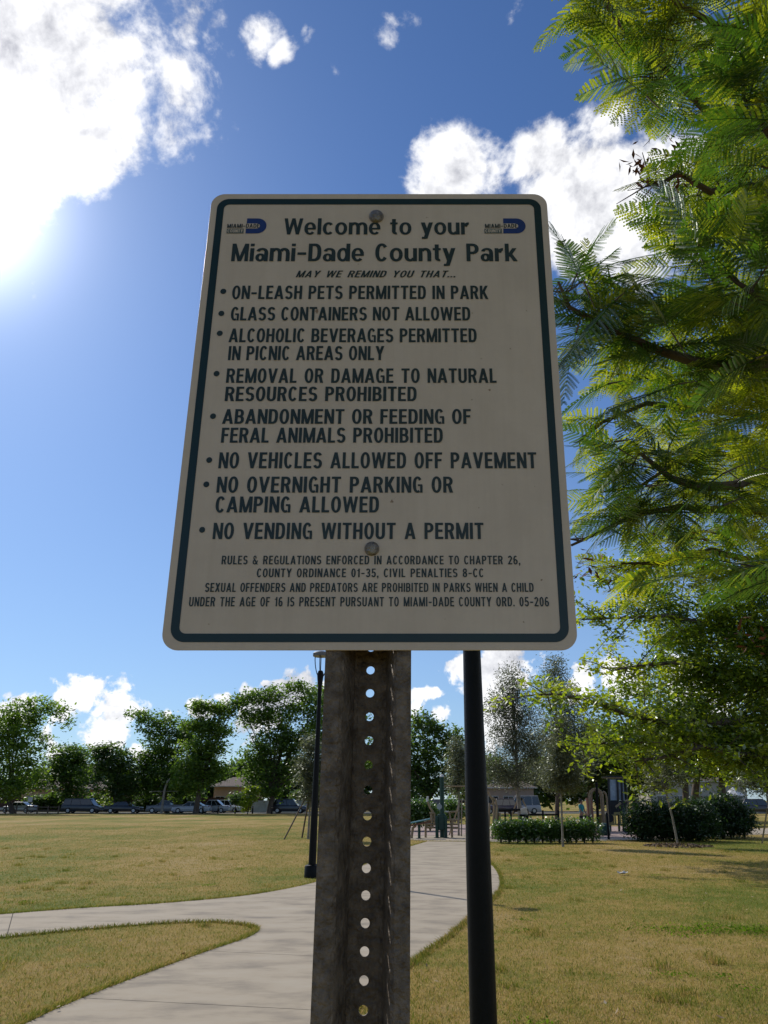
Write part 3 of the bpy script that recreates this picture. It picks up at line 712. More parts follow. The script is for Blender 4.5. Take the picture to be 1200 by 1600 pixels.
# ------------------------------------------------------------------ foliage helpers
def leaf_quads(P, size, asp=.5, horiz=.35, jit=.4, rng=RNG):
    """leaf-shaped rhombi at points P; returns verts, faces"""
    n = len(P); s = size*(1 + jit*(rng.random(n)*2-1))
    d = rng.normal(size=(n, 3)); d[:, 2] *= .55; d /= np.linalg.norm(d, axis=1)[:, None]
    nn = rng.normal(size=(n, 3)); nn[:, 2] = np.abs(nn[:, 2]) + horiz*3
    w = np.cross(nn, d); w /= np.linalg.norm(w, axis=1)[:, None] + 1e-9
    up = np.cross(d, w)
    a = P - d*(s*.5)[:, None]; c = P + d*(s*.5)[:, None]
    mid = P - up*(s*.08)[:, None]*rng.random(n)[:, None]
    b = mid + w*(s*asp*.5)[:, None]; e = mid - w*(s*asp*.5)[:, None]
    v = np.stack([a, b, c, e], 1).reshape(-1, 3); f = np.arange(4*n).reshape(n, 4)
    return v, f
def clumps(blobs, nclump, per, csize, rng=RNG, shell=.55, flat=.6):
    """blobs: (cx,cy,cz,rx,ry,rz); leaf points gathered in clumps spread through each blob's volume"""
    vol = np.array([b[3]*b[4]*b[5] for b in blobs])**(2/3); vol /= vol.sum(); P = []
    cen = []
    for b, q in zip(blobs, vol):
        k = max(3, int(nclump*q)); d = rng.normal(size=(k, 3)); d /= np.linalg.norm(d, axis=1)[:, None]
        r = (shell + (1-shell)*rng.random(k)**.6)[:, None]
        inner = rng.random(k) < .22; r[inner] *= rng.random((inner.sum(), 1))
        cen.append(np.array(b[:3]) + d*r*np.array(b[3:6]))
    cen = np.concatenate(cen); tint = rng.random(len(cen))
    m = len(cen); off = rng.normal(size=(m, per, 3))*csize*(.6 + .8*rng.random((m, 1, 1))); off[:, :, 2] *= flat
    P = (cen[:, None, :] + off).reshape(-1, 3); tt = np.repeat(tint, per)*.6 + rng.random(m*per)*.4
    return P, tt, cen
def limb_tubes(mb, base, cens, r0, n, rng, droop=.0):
    base = Vector(base)
    idx = rng.choice(len(cens), min(n, len(cens)), replace=False)
    for i in idx:
        e = Vector(cens[i]); mid = base.lerp(e, .5) + Vector((rng.normal()*.1, rng.normal()*.1, (e-base).length*.10))
        q1 = base.lerp(mid, .5) + Vector((0, 0, (e-base).length*.06))
        L_ = (e-base).length
        mb.tube([base, q1, mid, mid.lerp(e, .5), e], [r0, r0*.72, r0*.48, r0*.28, r0*.08], 5, cap=False)
LM = {}
LM['dark'] = leafmat('dark_broadleaf', (.028, .052, .016), (.062, .105, .027), (.14, .19, .04), trans=.50, gloss=.15, scale=.5)
LM['flame'] = leafmat('far_feathery', (.042, .078, .024), (.095, .150, .036), (.20, .27, .06), trans=.55, gloss=.10, scale=.4)
LM['grey'] = leafmat('grey_oak_leaf', (.070, .082, .048), (.130, .142, .088), (.21, .22, .14), trans=.35, gloss=.18, scale=.8, tr_col=(1.6, 1.7, 1.1))
LM['oak'] = leafmat('bright_broadleaf', (.036, .070, .014), (.095, .150, .022), (.28, .31, .035), trans=.56, gloss=.25, rough=.28, scale=1.1, tr_col=(2.4, 2.4, .7))
LM['hedge'] = leafmat('hedge_leaf', (.035, .075, .016), (.075, .14, .024), (.18, .26, .04), trans=.35, gloss=.22, rough=.3, scale=1.5)
LM['bush'] = leafmat('dark_bush_leaf', (.012, .030, .012), (.024, .052, .020), (.06, .10, .03), trans=.3, gloss=.12, scale=.9)
LM['lime'] = leafmat('lime_leaf', (.07, .11, .015), (.16, .21, .02), (.32, .36, .05), trans=.5, gloss=.2)
LM['frond'] = leafmat('feather_leaf', (.012, .030, .009), (.040, .082, .015), (.36, .34, .026), trans=.52, gloss=.26, rough=.26, scale=1.8, tr_col=(2.5, 2.7, .8))

def px_blobs(D, spec, depth=1.0):
    out = []
    for (px, py, rx, ry) in spec:
        p = at(px, py, D); k = ppm(px, py, D); out.append((p.x, p.y, p.z, rx/k, max(rx, ry)/k*depth, ry/k))
    return out
def tree(name, D, trunk_px, spec, lm, leaf, nclump, per, csize, label, cat='tree', group=None, tr=.2, bm=None, limbs=10, asp=.5, lean=0, fork=None, depth=.8, barkm=None, seed=1, stakes=False, jit=.4, shell=.55):
    rng = np.random.default_rng(seed)
    base = gp(trunk_px, 1250 + CAMZ*FPX/(D*ct*ct)) ; base = Vector((at(trunk_px, 1255, D).x, D, 0))
    root = thing(name, base, label, cat, group)
    bl = px_blobs(D, spec, depth); bl = [(b[0]-base.x, b[1]-base.y, b[2], b[3], b[4], b[5]) for b in bl]
    zmin = min(b[2]-b[5] for b in bl); cxm = sum(b[0]*b[3] for b in bl)/sum(b[3] for b in bl)
    fz = fork if fork else max(1.2, zmin + .1)
    top = Vector((cxm*.4 + lean, 0, fz))
    mb = MB(); mb.tube([(0, 0, -.1), (0, 0, .15), (top.x*.35, 0, fz*.5), top], [tr*1.35, tr*1.05, tr*.9, tr*.75], 9)
    dens = 3.4 if name == 'live_oak' else 1.7 if name == 'shade_tree' else (5.0 if name in ('tall_oak',) else (3.0 if name == 'young_oak' else (2.6 if name == 'background_tree' else 1.3)))
    P, tt, cen = clumps(bl, int(nclump*dens), per, csize, rng, shell=shell)
    if name in ('tall_oak', 'young_oak'):
        hb2 = max(bl, key=lambda b: b[2]+b[5]); tip_ = Vector((hb2[0], hb2[1], hb2[2]+hb2[5]*.8)); mb.tube([top, top.lerp(tip_, .35)+Vector((.03, 0, 0)), top.lerp(tip_, .7), tip_], [tr*.75, tr*.5, tr*.28, tr*.06], 7, cap=False)
        for q in range(limbs):
            e_ = Vector(cen[int(rng.integers(0, len(cen)))]); u_ = min(.95, max(0, (e_.z*.72 - top.z)/(tip_.z-top.z))); s_ = top.lerp(tip_, u_); m_ = s_.lerp(e_, .5) + Vector((0, 0, .08*(e_-s_).length))
            mb.tube([s_, m_, e_], [tr*.22, tr*.12, tr*.03], 5, cap=False)
    else: limb_tubes(mb, top, cen, tr*.5, limbs, rng)
    mb.build('trunk', barkm or bark, root, smooth=True)
    keep = P[:, 2] > .15; P = P[keep]; tt = tt[keep]
    v, f = leaf_quads(P, leaf, asp, rng=rng, jit=jit)
    link('crown', npmesh('crown', v, f, tt), root, LM[lm])
    return root

# ------------------------------------------------------------------ far tree line (left)
FG = 'trees lining the street behind the field'
tree('shade_tree', 106, 22, [(25, 1125, 40, 32), (60, 1110, 26, 20), (92, 1110, 18, 8), (104, 1128, 8, 12), (30, 1165, 48, 38), (-20, 1150, 50, 50), (38, 1212, 42, 24), (-50, 1200, 60, 50), (10, 1230, 40, 14)], 'flame', .45, 560, 20, .55,
     'tall spreading dark green tree at the far left edge of the field, arm reaching right', 'tree', FG, tr=.35, seed=3)
tree('shade_tree', 112, 108, [(95, 1190, 30, 26), (125, 1180, 24, 16), (108, 1215, 36, 24), (68, 1215, 20, 18), (110, 1240, 22, 10)], 'flame', .42, 280, 17, .5,
     'low bushy green tree just right of the leftmost tall tree', 'tree', FG, tr=.25, seed=4)
tree('shade_tree', 109, 183, [(175, 1185, 32, 24), (180, 1215, 38, 28), (160, 1175, 16, 12), (196, 1235, 24, 16)], 'dark', .5, 330, 11, .45,
     'round dark tree behind the dark parked sedan', 'tree', FG, tr=.28, seed=5)
tree('shade_tree', 111, 262, [(215, 1118, 16, 8), (245, 1130, 32, 18), (262, 1160, 38, 22), (248, 1190, 34, 20), (268, 1215, 46, 24), (225, 1200, 20, 26), (290, 1150, 16, 24), (232, 1232, 30, 14), (290, 1235, 28, 12)], 'flame', .44, 460, 19, .5,
     'tall tree with flat layered crown and a long arm reaching left', 'tree', FG, tr=.33, seed=6)
tree('shade_tree', 104, 307, [(322, 1105, 26, 10), (350, 1110, 20, 12), (308, 1132, 26, 12), (335, 1140, 30, 14), (318, 1168, 34, 18), (310, 1195, 36, 18), (340, 1205, 20, 14), (372, 1098, 14, 9), (300, 1222, 34, 14)], 'flame', .44, 430, 19, .48,
     'tall open crowned tree with its trunk before the silver sedan', 'tree', FG, tr=.35, seed=7)
tree('shade_tree', 106, 422, [(395, 1090, 26, 10), (425, 1088, 24, 14), (470, 1075, 26, 9), (400, 1120, 30, 16), (440, 1120, 30, 20), (485, 1100, 30, 18), (430, 1160, 40, 24), (400, 1185, 28, 20), (462, 1165, 34, 26), (440, 1205, 36, 20), (395, 1215, 20, 16), (492, 1140, 26, 30), (420, 1235, 30, 10)], 'flame', .42, 680, 18, .5,
     'broadest tall tree of the line, its trunk in front of the low white wall', 'tree', FG, tr=.38, seed=8, limbs=22)
tree('shade_tree', 112, 525, [(508, 1095, 36, 24), (545, 1120, 34, 30), (515, 1150, 36, 40), (560, 1180, 30, 40), (530, 1210, 30, 26)], 'dark', .55, 380, 10, .5,
     'dark tall tree mostly hidden behind the steel sign post', 'tree', FG, tr=.33, seed=9)
tree('shade_tree', 100, 668, [(655, 1125, 22, 14), (675, 1138, 26, 16), (700, 1150, 24, 14), (650, 1165, 30, 26), (690, 1180, 38, 26), (650, 1205, 32, 26), (690, 1218, 34, 22), (610, 1180, 30, 40), (725, 1175, 24, 22), (745, 1200, 24, 28), (668, 1235, 30, 14)], 'dark', .5, 560, 11, .45,
     'dark green tree seen between the steel sign post and the black lamp post', 'tree', FG, tr=.35, seed=10)
tree('lime_bush', 101, 388, [(390, 1243, 12, 14), (384, 1258, 9, 10), (398, 1235, 8, 7)], 'lime', .42, 70, 9, .25, 'yellow green bush left of the white wall', 'bush', None, tr=.06, seed=11, fork=.7, limbs=4)
tree('far_shrub', 113, 168, [(166, 1252, 14, 10)], 'lime', .35, 30, 9, .2, 'small light green shrub between the parked van and dark sedan', 'bush', None, tr=.05, seed=12, fork=.5, limbs=3)
tree('far_shrub', 103, 24, [(10, 1240, 16, 12)], 'lime', .40, 34, 9, .25, 'small bright green shrub at the left edge of the picture', 'bush', None, tr=.05, seed=13, fork=.5, limbs=3)
for i, (px, hw, hh_, lb) in enumerate(((62, 20, 9, 'added dark bush before the fence left of the parked minivan'), (92, 14, 12, 'added dark bush before the fence by the end of the rail fence'), (150, 16, 11, 'added dark bush before the fence behind the minivan nose'),
        (228, 18, 13, 'added dark bush before the fence between the black sedan and grey pickup'), (282, 18, 12, 'added dark bush behind the gap of the pickup and silver sedan'), (372, 14, 11, 'added dark bush against the peach house corner'), (470, 18, 14, 'added dark bush over the right end of the white wall'))):
    tree('shade_filler_bush', 118.5, px, [(px, 1262-hh_, hw, hh_), (px+hw*.5, 1262-hh_*.8, hw*.6, hh_*.9)], 'dark', .42, 120, 14, .35, lb, 'bush', 'added bushes darkening the far fence', tr=.06, seed=70+i, fork=.5, limbs=5)  # dark bushes added to lower the brightness below the far crowns
# back row filling the skyline low down
far_specs = [(150, 24, 1222, 60, 26), (300, 24, 1218, 60, 26), (410, 24, 1216, 60, 26), (60, 24, 1236, 60, 26), (230, 22, 1240, 60, 22), (345, 22, 1236, 46, 18), (470, 26, 1225, 50, 34), (600, 24, 1220, 60, 40), (770, 26, 1222, 60, 36), (870, 26, 1218, 60, 38), (960, 26, 1212, 60, 44), (1060, 26, 1190, 60, 40), (1150, 26, 1186, 60, 44), (1240, 26, 1190, 60, 60)]
names_ = ['above the salmon house', 'between the layered and open crowned trees', 'behind the broadest tall tree', 'behind the leftmost house', 'behind the brown fence middle', 'over the peach house roof', 'behind the staked olive tree', 'behind the steel post', 'behind the white van', 'behind the young staked oak', 'behind the playground tower',
          'behind the pale building left end', 'behind the pale building right end', 'at the right picture edge above the parked suv']
for i, (px, t_, py, rx, ry) in enumerate(far_specs):
    tree('background_tree', 150 if i < 8 else 128, px, [(px-rx*.4, py, rx*.7, ry), (px+rx*.45, py+4, rx*.7, ry*.8), (px, py-ry*.3, rx*.5, ry*.7)], 'dark', 1.1, 170, 11, .7,
         'dark distant tree ' + names_[i], 'tree', 'distant trees behind the houses', tr=.3, seed=30+i, limbs=4)

# ------------------------------------------------------------------ grey-green oaks and the playground trees
tree('young_oak', 37, 484, [(484, 1165, 12, 22), (482, 1200, 22, 30), (486, 1230, 26, 26), (500, 1190, 18, 30)], 'grey', .13, 240, 10, .16,
     'slim grey green young tree propped with stakes behind the far lamp post', 'tree', 'young grey green oaks', tr=.05, seed=50, barkm=palebark, asp=.4, shell=.3)
tree('young_oak', 40, 716, [(712, 1170, 10, 22), (716, 1200, 20, 26), (712, 1228, 18, 18), (730, 1190, 18, 34)], 'grey', .13, 230, 10, .16,
     'olive green young tree just left of the thick black lamp post, above the exercise station', 'tree', 'young grey green oaks', tr=.05, seed=51, barkm=palebark, asp=.4, shell=.3)
tree('tall_oak', 42, 813, [(800, 1070, 26, 38), (785, 1110, 34, 40), (815, 1120, 34, 44), (800, 1160, 46, 36), (780, 1200, 40, 26), (830, 1180, 34, 30), (800, 1218, 44, 16)], 'grey', .12, 560, 9, .22,
     'tall thin grey oak with sparse see-through crown beside the black lamp post', 'tree', None, tr=.13, seed=52, barkm=palebark, asp=.4, limbs=46, shell=.25)
tree('tall_oak', 47, 868, [(868, 1050, 18, 30), (872, 1085, 34, 34), (885, 1125, 46, 34), (860, 1160, 48, 34), (900, 1170, 44, 36), (870, 1200, 60, 28)], 'grey', .13, 640, 10, .24,
     'tall grey oak with a bare thin top rising behind the yellow green branches', 'tree', None, tr=.14, seed=53, barkm=bark, asp=.4, limbs=46, shell=.25)
tree('young_oak', 31, 876, [(876, 1135, 12, 22), (876, 1170, 26, 28), (874, 1205, 36, 26), (880, 1222, 34, 20)], 'grey', .10, 420, 10, .14,
     'young grey green tree with a slim pale trunk in front of the low hedge', 'tree', None, tr=.042, seed=54, barkm=palebark, asp=.4, limbs=26, shell=.25)
tree('young_oak', 31.5, 1052, [(1040, 1180, 26, 24), (1045, 1210, 40, 22), (1030, 1225, 30, 14)], 'grey', .10, 170, 9, .14,
     'thin leaning young tree with brownish sparse crown in a mulch ring before the dark bush', 'tree', None, tr=.042, seed=55, barkm=palebark, asp=.4, limbs=22, lean=-.16, shell=.25)
tree('young_oak', 33, 1200, [(1185, 1190, 34, 26), (1178, 1222, 34, 20), (1215, 1200, 34, 44)], 'grey', .11, 330, 10, .15,
     'light green young tree at the right picture edge above the parked suv', 'tree', None, tr=.05, seed=56, barkm=palebark, asp=.4, limbs=20, shell=.3)
tree('live_oak', 62, 920, [(905, 1190, 44, 26), (950, 1180, 44, 34), (900, 1215, 40, 18), (940, 1150, 34, 24)], 'dark', .26, 420, 11, .34,
     'dark spreading oak behind the playground arches', 'tree', 'dark oaks beyond the playground', tr=.25, seed=57, limbs=14)
tree('live_oak', 60, 990, [(985, 1180, 44, 34), (1010, 1165, 36, 34), (1000, 1215, 34, 22)], 'dark', .26, 380, 11, .34,
     'dark oak behind the play tower with pale panels coloured as sky', 'tree', 'dark oaks beyond the playground', tr=.25, seed=58, limbs=14)
tree('live_oak', 66, 1071, [(1070, 1165, 46, 36), (1055, 1200, 40, 20), (1095, 1195, 34, 18)], 'dark', .27, 380, 11, .34,
     'dark oak with a forked trunk before the left part of the pale building', 'tree', 'dark oaks beyond the playground', tr=.3, seed=59, limbs=14)
tree('live_oak', 70, 1082, [(1105, 1150, 40, 32), (1100, 1190, 36, 22)], 'dark', .27, 280, 11, .34,
     'dark straight trunked oak before the middle of the pale building', 'tree', 'dark oaks beyond the playground', tr=.36, seed=60, limbs=12)
tree('live_oak', 68, 1127, [(1130, 1160, 44, 36), (1115, 1195, 34, 18), (1155, 1190, 30, 26)], 'dark', .27, 380, 11, .34,
     'dark oak with a tapering trunk left of the white umbrella', 'tree', 'dark oaks beyond the playground', tr=.36, seed=61, limbs=12)

def hedge(name, D, spec, lm, leaf, n, per, cs, label, seed, depth=1.0):
    rng = np.random.default_rng(seed); bl = px_blobs(D, spec, depth)
    base = Vector((sum(b[0] for b in bl)/len(bl), D, 0)); root = thing(name, base, label, 'hedge' if name == 'hedge' else 'bush')
    bl = [(b[0]-base.x, b[1]-base.y, b[2], b[3], b[4], b[5]) for b in bl]
    P, tt, cen = clumps(bl, int(n*1.6), per, cs, rng, shell=.7, flat=.9); k = P[:, 2] > .02; P = P[k]; tt = tt[k]
    v, f = leaf_quads(P, leaf, .45, rng=rng); link('foliage', npmesh('foliage', v, f, tt), root, LM[lm])
    mb = MB()
    for b in bl:
        for q in range(5):
            a = rng.random()*6.28; mb.tube([(b[0], b[1], 0), (b[0]+math.cos(a)*b[3]*.5, b[1]+math.sin(a)*b[4]*.4, max(.2, b[2]+b[5]*.5))], [.03, .008], 5)
    mb.build('stems', bark, root)
    return root
hb = []
for px in range(782, 935, 13):
    hb.append((px, 1297 + random.uniform(-1, 1), 12, 14 + random.uniform(-1, 1.5)))
hedge('hedge', 33.6, hb, 'hedge', .11, 900, 10, .10, 'low clipped green hedge along the walk in front of the playground', 71)
hedge('large_bush', 35.2, [(1000, 1280, 24, 26), (1030, 1278, 28, 26), (1060, 1282, 30, 26), (1090, 1280, 28, 28), (1015, 1294, 36, 16), (1070, 1295, 50, 14)], 'bush', .13, 1200, 11, .14, 'big dark green bush behind the leaning young tree', 72, .8)
hedge('large_bush', 37.5, [(1110, 1272, 28, 26), (1138, 1270, 26, 26), (1160, 1280, 20, 20), (1130, 1288, 46, 16)], 'bush', .13, 900, 11, .14, 'rounded dark green bush left of the grass strip and parked suv', 73, .8)
hedge('low_bush', 46, [(655, 1268, 20, 16), (672, 1272, 16, 14), (640, 1270, 20, 16)], 'hedge', .16, 420, 10, .16, 'bright green bush behind the exercise bench', 74)
hedge('low_bush', 50, [(705, 1266, 14, 14), (716, 1268, 10, 10)], 'hedge', .16, 220, 10, .16, 'small green bush right of the exercise tower', 75)

# ------------------------------------------------------------------ mid-ground bright broadleaf tree (trunk right of the frame)
def mid_tree():
    rng = np.random.default_rng(90); D0 = 13.5
    K = 2.0; tb = Vector((14.0, 28.0, 0)); root = thing('mahogany_tree', tb, 'bright green broadleaf tree reaching in from the right with long low boughs', 'tree')
    mb = MB(); fork = Vector((0, 0, 3.4)); mb.tube([(0, 0, -.2), (0, 0, .3), (-.05, 0, 1.6), fork, (-.3, .1, 7.2), (-.4, 0, 11)], [.50, .40, .34, .31, .2, .06], 12)
    # boughs as chains in photo space with their own depth
    boughs = [[(1215, 1125, 13.6), (1130, 1128, 13.0), (1050, 1130, 12.6), (985, 1118, 12.2), (930, 1098, 12.0), (880, 1085, 11.8), (838, 1085, 11.6)],
              [(1215, 1150, 13.6), (1120, 1160, 13.2), (1040, 1158, 12.4), (960, 1160, 12.0), (900, 1165, 11.8)],
              [(1220, 1080, 13.8), (1140, 1050, 13.4), (1060, 1035, 13.0), (1000, 1040, 12.6), (955, 1048, 12.4)],
              [(1220, 1040, 14.0), (1140, 985, 13.6), (1050, 962, 13.0), (980, 965, 12.6), (915, 968, 12.2)],
              [(1220, 980, 14.4), (1150, 920, 14.0), (1080, 880, 13.6), (1010, 885, 13.2), (950, 925, 12.8)],
              [(1225, 1180, 13.4), (1160, 1180, 13.0), (1100, 1165, 12.4), (1030, 1185, 12.2), (990, 1190, 12.2)],
              [(1240, 900, 14.6), (1180, 840, 14.2), (1100, 830, 13.6), (1010, 850, 13.2)],
              [(1220, 1020, 15), (1160, 1010, 15.6), (1100, 1000, 16), (1030, 1010, 16)],
              [(1220, 1110, 15), (1160, 1090, 15.6), (1090, 1085, 16), (1010, 1080, 16)]]
    P = []; T = []
    for bi, ch in enumerate(boughs):
        pts = [at(c[0], c[1], c[2]*K) - tb for c in ch]
        start = Vector((-.05, 0, 3.2 + .8*float(rng.random()))) if bi not in (4, 6) else Vector((-.35, 0, 7.5))
        full = [start] + pts; n = len(full)
        mb.tube(full, list(np.linspace(.15, .02, n)), 7)
        for i in range(n-1):
            a, b = full[i], full[i+1]; L_ = (b-a).length
            if i == 0: continue
            for q in range(int(L_*5.5)+1):
                t = float(rng.random()); o = a.lerp(b, t); dr = Vector((rng.normal()*.9-.25, rng.normal()*.9, rng.normal()*.55)).normalized(); tl = float(.5 + 1.5*rng.random())
                e = o + dr*tl; mb.tube([o, o.lerp(e, .5)+Vector((0, 0, .04)), e], [.024, .016, .006], 4, cap=False)
                tint = rng.random()
                k = 75; s = rng.random(k)**.6; base = np.array(o)[None]*(1-s[:, None]) + np.array(e)[None]*s[:, None]
                P.append(base + rng.normal(size=(k, 3))*np.array([.19, .19, .12])); T.append(tint*.65 + rng.random(k)*.35)
    # fill of the crown to the right and above, denser and further in
    fill = px_blobs(26.5, [(1000, 1150, 50, 26), (940, 1158, 40, 16), (1060, 1120, 60, 36), (1130, 1175, 70, 30), (985, 1080, 36, 22), (1080, 1040, 60, 40), (1190, 1195, 50, 26), (1180, 1010, 70, 70), (1130, 960, 60, 50), (1190, 930, 60, 60), (1120, 1060, 60, 40), (1190, 1110, 60, 50), (1060, 1000, 50, 40), (1240, 1040, 60, 120), (1150, 1150, 50, 24), (1080, 1120, 60, 26), (1030, 935, 50, 34)], .4)
    fill = [(b[0]-tb.x, b[1]-tb.y, b[2], b[3], b[4], b[5]) for b in fill]
    Q, tq, cen = clumps(fill, 900, 34, .36, rng, shell=.3); P.append(Q); T.append(tq*.75)
    limb_tubes(mb, (-.2, 0, 5.2), cen, .08, 40, rng)
    mb.build('trunk', bark, root, smooth=True)
    P = np.concatenate(P); T = np.concatenate(T); v, f = leaf_quads(P, .175, .50, horiz=.5, rng=rng)
    link('crown', npmesh('crown', v, f, T), root, LM['oak'])
mid_tree()

# ------------------------------------------------------------------ the near feathery tree
def frond_mesh(seed, npair=15, nl=17, sag=.16, fold=0.0):
    """unit-long doubly pinnate leaf along +Y: rachis and pinnae with rows of tiny leaflets"""
    rng = np.random.default_rng(seed); V = []; F = []; T = []
    yaw = rng.uniform(-.12, .12)
    def rach(t): return np.array([yaw*t*t, t, -sag*t*t])
    # rachis: thin strip pair (crossed)
    K = 7
    for (ax) in (0, 2):
        b = len(V)
        for i in range(K+1):
            t = i/K; p = rach(t); w = .0075*(1-.75*t); o = np.zeros(3); o[ax] = w
            V += [p-o, p+o]
        for i in range(K): F.append((b+2*i, b+2*i+1, b+2*i+3, b+2*i+2)); T.append(.1)
    for i in range(npair):
        t = .13 + .85*i/(npair-1); pl = .27*(math.sin(PI*min(1, (t*.86+.14))**.8)**.55) * (.9 + .2*rng.random())
        pl = max(pl, .07)
        for sgn in (-1, 1):
            if rng.random() < .03: continue
            ang = math.radians(62 - 26*t + rng.uniform(-5, 5)); o = rach(t)
            d = np.array([sgn*math.sin(ang), math.cos(ang), rng.uniform(-.10, .04) - fold]); d /= np.linalg.norm(d)
            bend = np.array([0, .10, -.16 - .3*fold])
            n_ = max(5, int(nl*pl/.25)); tint = rng.random()*.5
            cr = np.cross(d, np.array([0, 0, 1.])); cr /= np.linalg.norm(cr); tw = rng.uniform(-.2, .2); cr = cr*math.cos(tw) + np.array([0, 0, 1.])*math.sin(tw)
            for j in range(n_):
                s = (j+.6)/n_; p = o + d*(s*pl) + bend*(s*s*pl)
                w = .0195*(1 - .55*abs(s-.42)**1.5)*(1.0 if s < .9 else .75); L_ = pl/n_
                fwd = d*L_*.85
                for sd in (-1, 1):
                    b = len(V); V += [p - fwd*.62, p + sd*cr*w + fwd*.02, p + sd*cr*w*.95 + fwd*.66, p + fwd*.62]; F.append((b, b+1, b+2, b+3)); T.append(tint + rng.random()*.25)
    return np.array(V), np.array(F), np.array(T)
def flame_tree():
    rng = np.random.default_rng(123)
    tb = Vector((4.4, 5.2, 0)); root = thing('flame_tree', tb, 'feathery leaved tree overhanging from the right, backlit fronds beside the sign', 'tree')
    mb = MB(); mb.tube([(0, 0, -.2), (0, 0, .3), (-.05, 0, 1.3), (-.1, -.05, 2.6), (-.15, -.1, 4.0), (-.3, -.2, 5.6), (-.4, -.3, 7.4)], [.30, .22, .19, .17, .14, .09, .03], 12)
    mb.build('trunk', bark, root, smooth=True)
    brs = [[(1240, 575, 4.6), (1200, 571, 3.9), (1140, 570, 3.75), (1085, 565, 3.7), (1030, 548, 3.65), (985, 528, 3.6), (930, 503, 3.5), (890, 480, 3.45), (872, 440, 3.4)],
           [(1240, 640, 4.6), (1205, 572, 3.9), (1165, 520, 3.75), (1130, 470, 3.6), (1110, 425, 3.5), (1085, 370, 3.4)],
           [(1260, 700, 4.6), (1205, 732, 4.2), (1150, 758, 4.0), (1095, 762, 3.9), (1050, 748, 3.85), (1012, 718, 3.8), (990, 700, 3.8)],
           [(1260, 800, 4.8), (1200, 798, 4.4), (1130, 797, 4.3), (1060, 792, 4.2), (990, 805, 4.1), (940, 830, 4.0), (893, 852, 3.95)],
           [(1260, 300, 4.4), (1180, 200, 3.6), (1120, 190, 3.4), (1040, 110, 3.3), (985, 60, 3.2), (945, 5, 3.2), (900, -40, 3.1)],
           [(1260, 330, 4.4), (1170, 290, 3.8), (1110, 300, 3.6), (1060, 270, 3.5), (1030, 290, 3.5), (1012, 282, 3.5)],
           [(1260, 120, 3.8), (1200, 60, 3.2), (1120, 40, 3.0), (1050, 0, 2.9), (1000, -60, 2.9)],
           [(1260, 250, 3.4), (1210, 220, 2.9), (1180, 180, 2.7), (1160, 150, 2.6)],
           [(1260, 420, 4.2), (1200, 440, 4.0), (1120, 490, 3.9), (1050, 480, 3.8), (990, 470, 3.7), (930, 425, 3.6)],
           [(1260, 880, 5.0), (1190, 880, 4.8), (1110, 860, 4.6), (1030, 880, 4.5), (970, 880, 4.4)],
           [(1260, 660, 5.0), (1180, 650, 4.7), (1100, 640, 4.5), (1010, 630, 4.3), (940, 660, 4.2), (905, 690, 4.1)],
           [(1260, 930, 3.6), (1220, 900, 3.2), (1190, 880, 3.0)],
           [(1260, 520, 3.6), (1225, 500, 3.2), (1180, 460, 3.0), (1120, 420, 3.0)],
           [(1260, 150, 5.4), (1180, 120, 5.2), (1110, 90, 5.0), (1040, 60, 4.9), (960, 30, 4.8)],
           [(1260, 380, 5.6), (1190, 350, 5.4), (1130, 330, 5.2), (1090, 320, 5.1)],
           [(1260, 560, 5.8), (1190, 600, 5.6), (1100, 600, 5.4), (1010, 590, 5.3), (930, 580, 5.2)],
           [(1260, 760, 6.0), (1180, 720, 5.8), (1090, 700, 5.6), (1000, 760, 5.4), (930, 770, 5.3)]]
    fr = []      # (pos, dir, length, kind)
    def ok(p):   # keep leaves inside the canopy area seen in the photograph, by place in the world
        return True
    for bi, ch in enumerate(brs):
        pts = [at(*c) - tb for c in ch]
        zz = min(max(pts[0].z - .5, 1.6), 6.5); start = Vector((-.1 - .04*max(0, zz-2), -.05, zz))
        full = [start] + pts; n = len(full); r0 = .045 if bi in (0, 2) else .034
        b = MB(); b.tube(full, list(np.linspace(r0, .007, n)), 8); b.build('branch', bark, root, smooth=True)
        for i in range(2, n):
            a, c = full[i-1], full[i]; L_ = (c-a).length
            m = max(3, int(round(L_*10)))
            if i == n-1: m += 2
            for q in range(m):
                o = a.lerp(c, float(rng.random())); ax = (c-a).normalized()
                tw = Vector((rng.normal(), rng.normal(), rng.normal()*.35)); tw = (tw.normalized() + ax*.6).normalized(); tl = float(.04 + .22*rng.random())
                tip = o + tw*tl
                twig_list.append((o, tip))
                for k in range(int(rng.integers(3, 6))):
                    d = (tw*.6 + Vector((rng.normal(), rng.normal(), rng.normal()*.42 - .12))).normalized()
                    pos = o.lerp(tip, float(.25 + .75*rng.random())); fr.append((pos, d, float(.27 + .17*rng.random())))
    return root, tb, fr, rng
twig_list = []
root_ft, tb_ft, fr_ft, rng_ft = flame_tree()
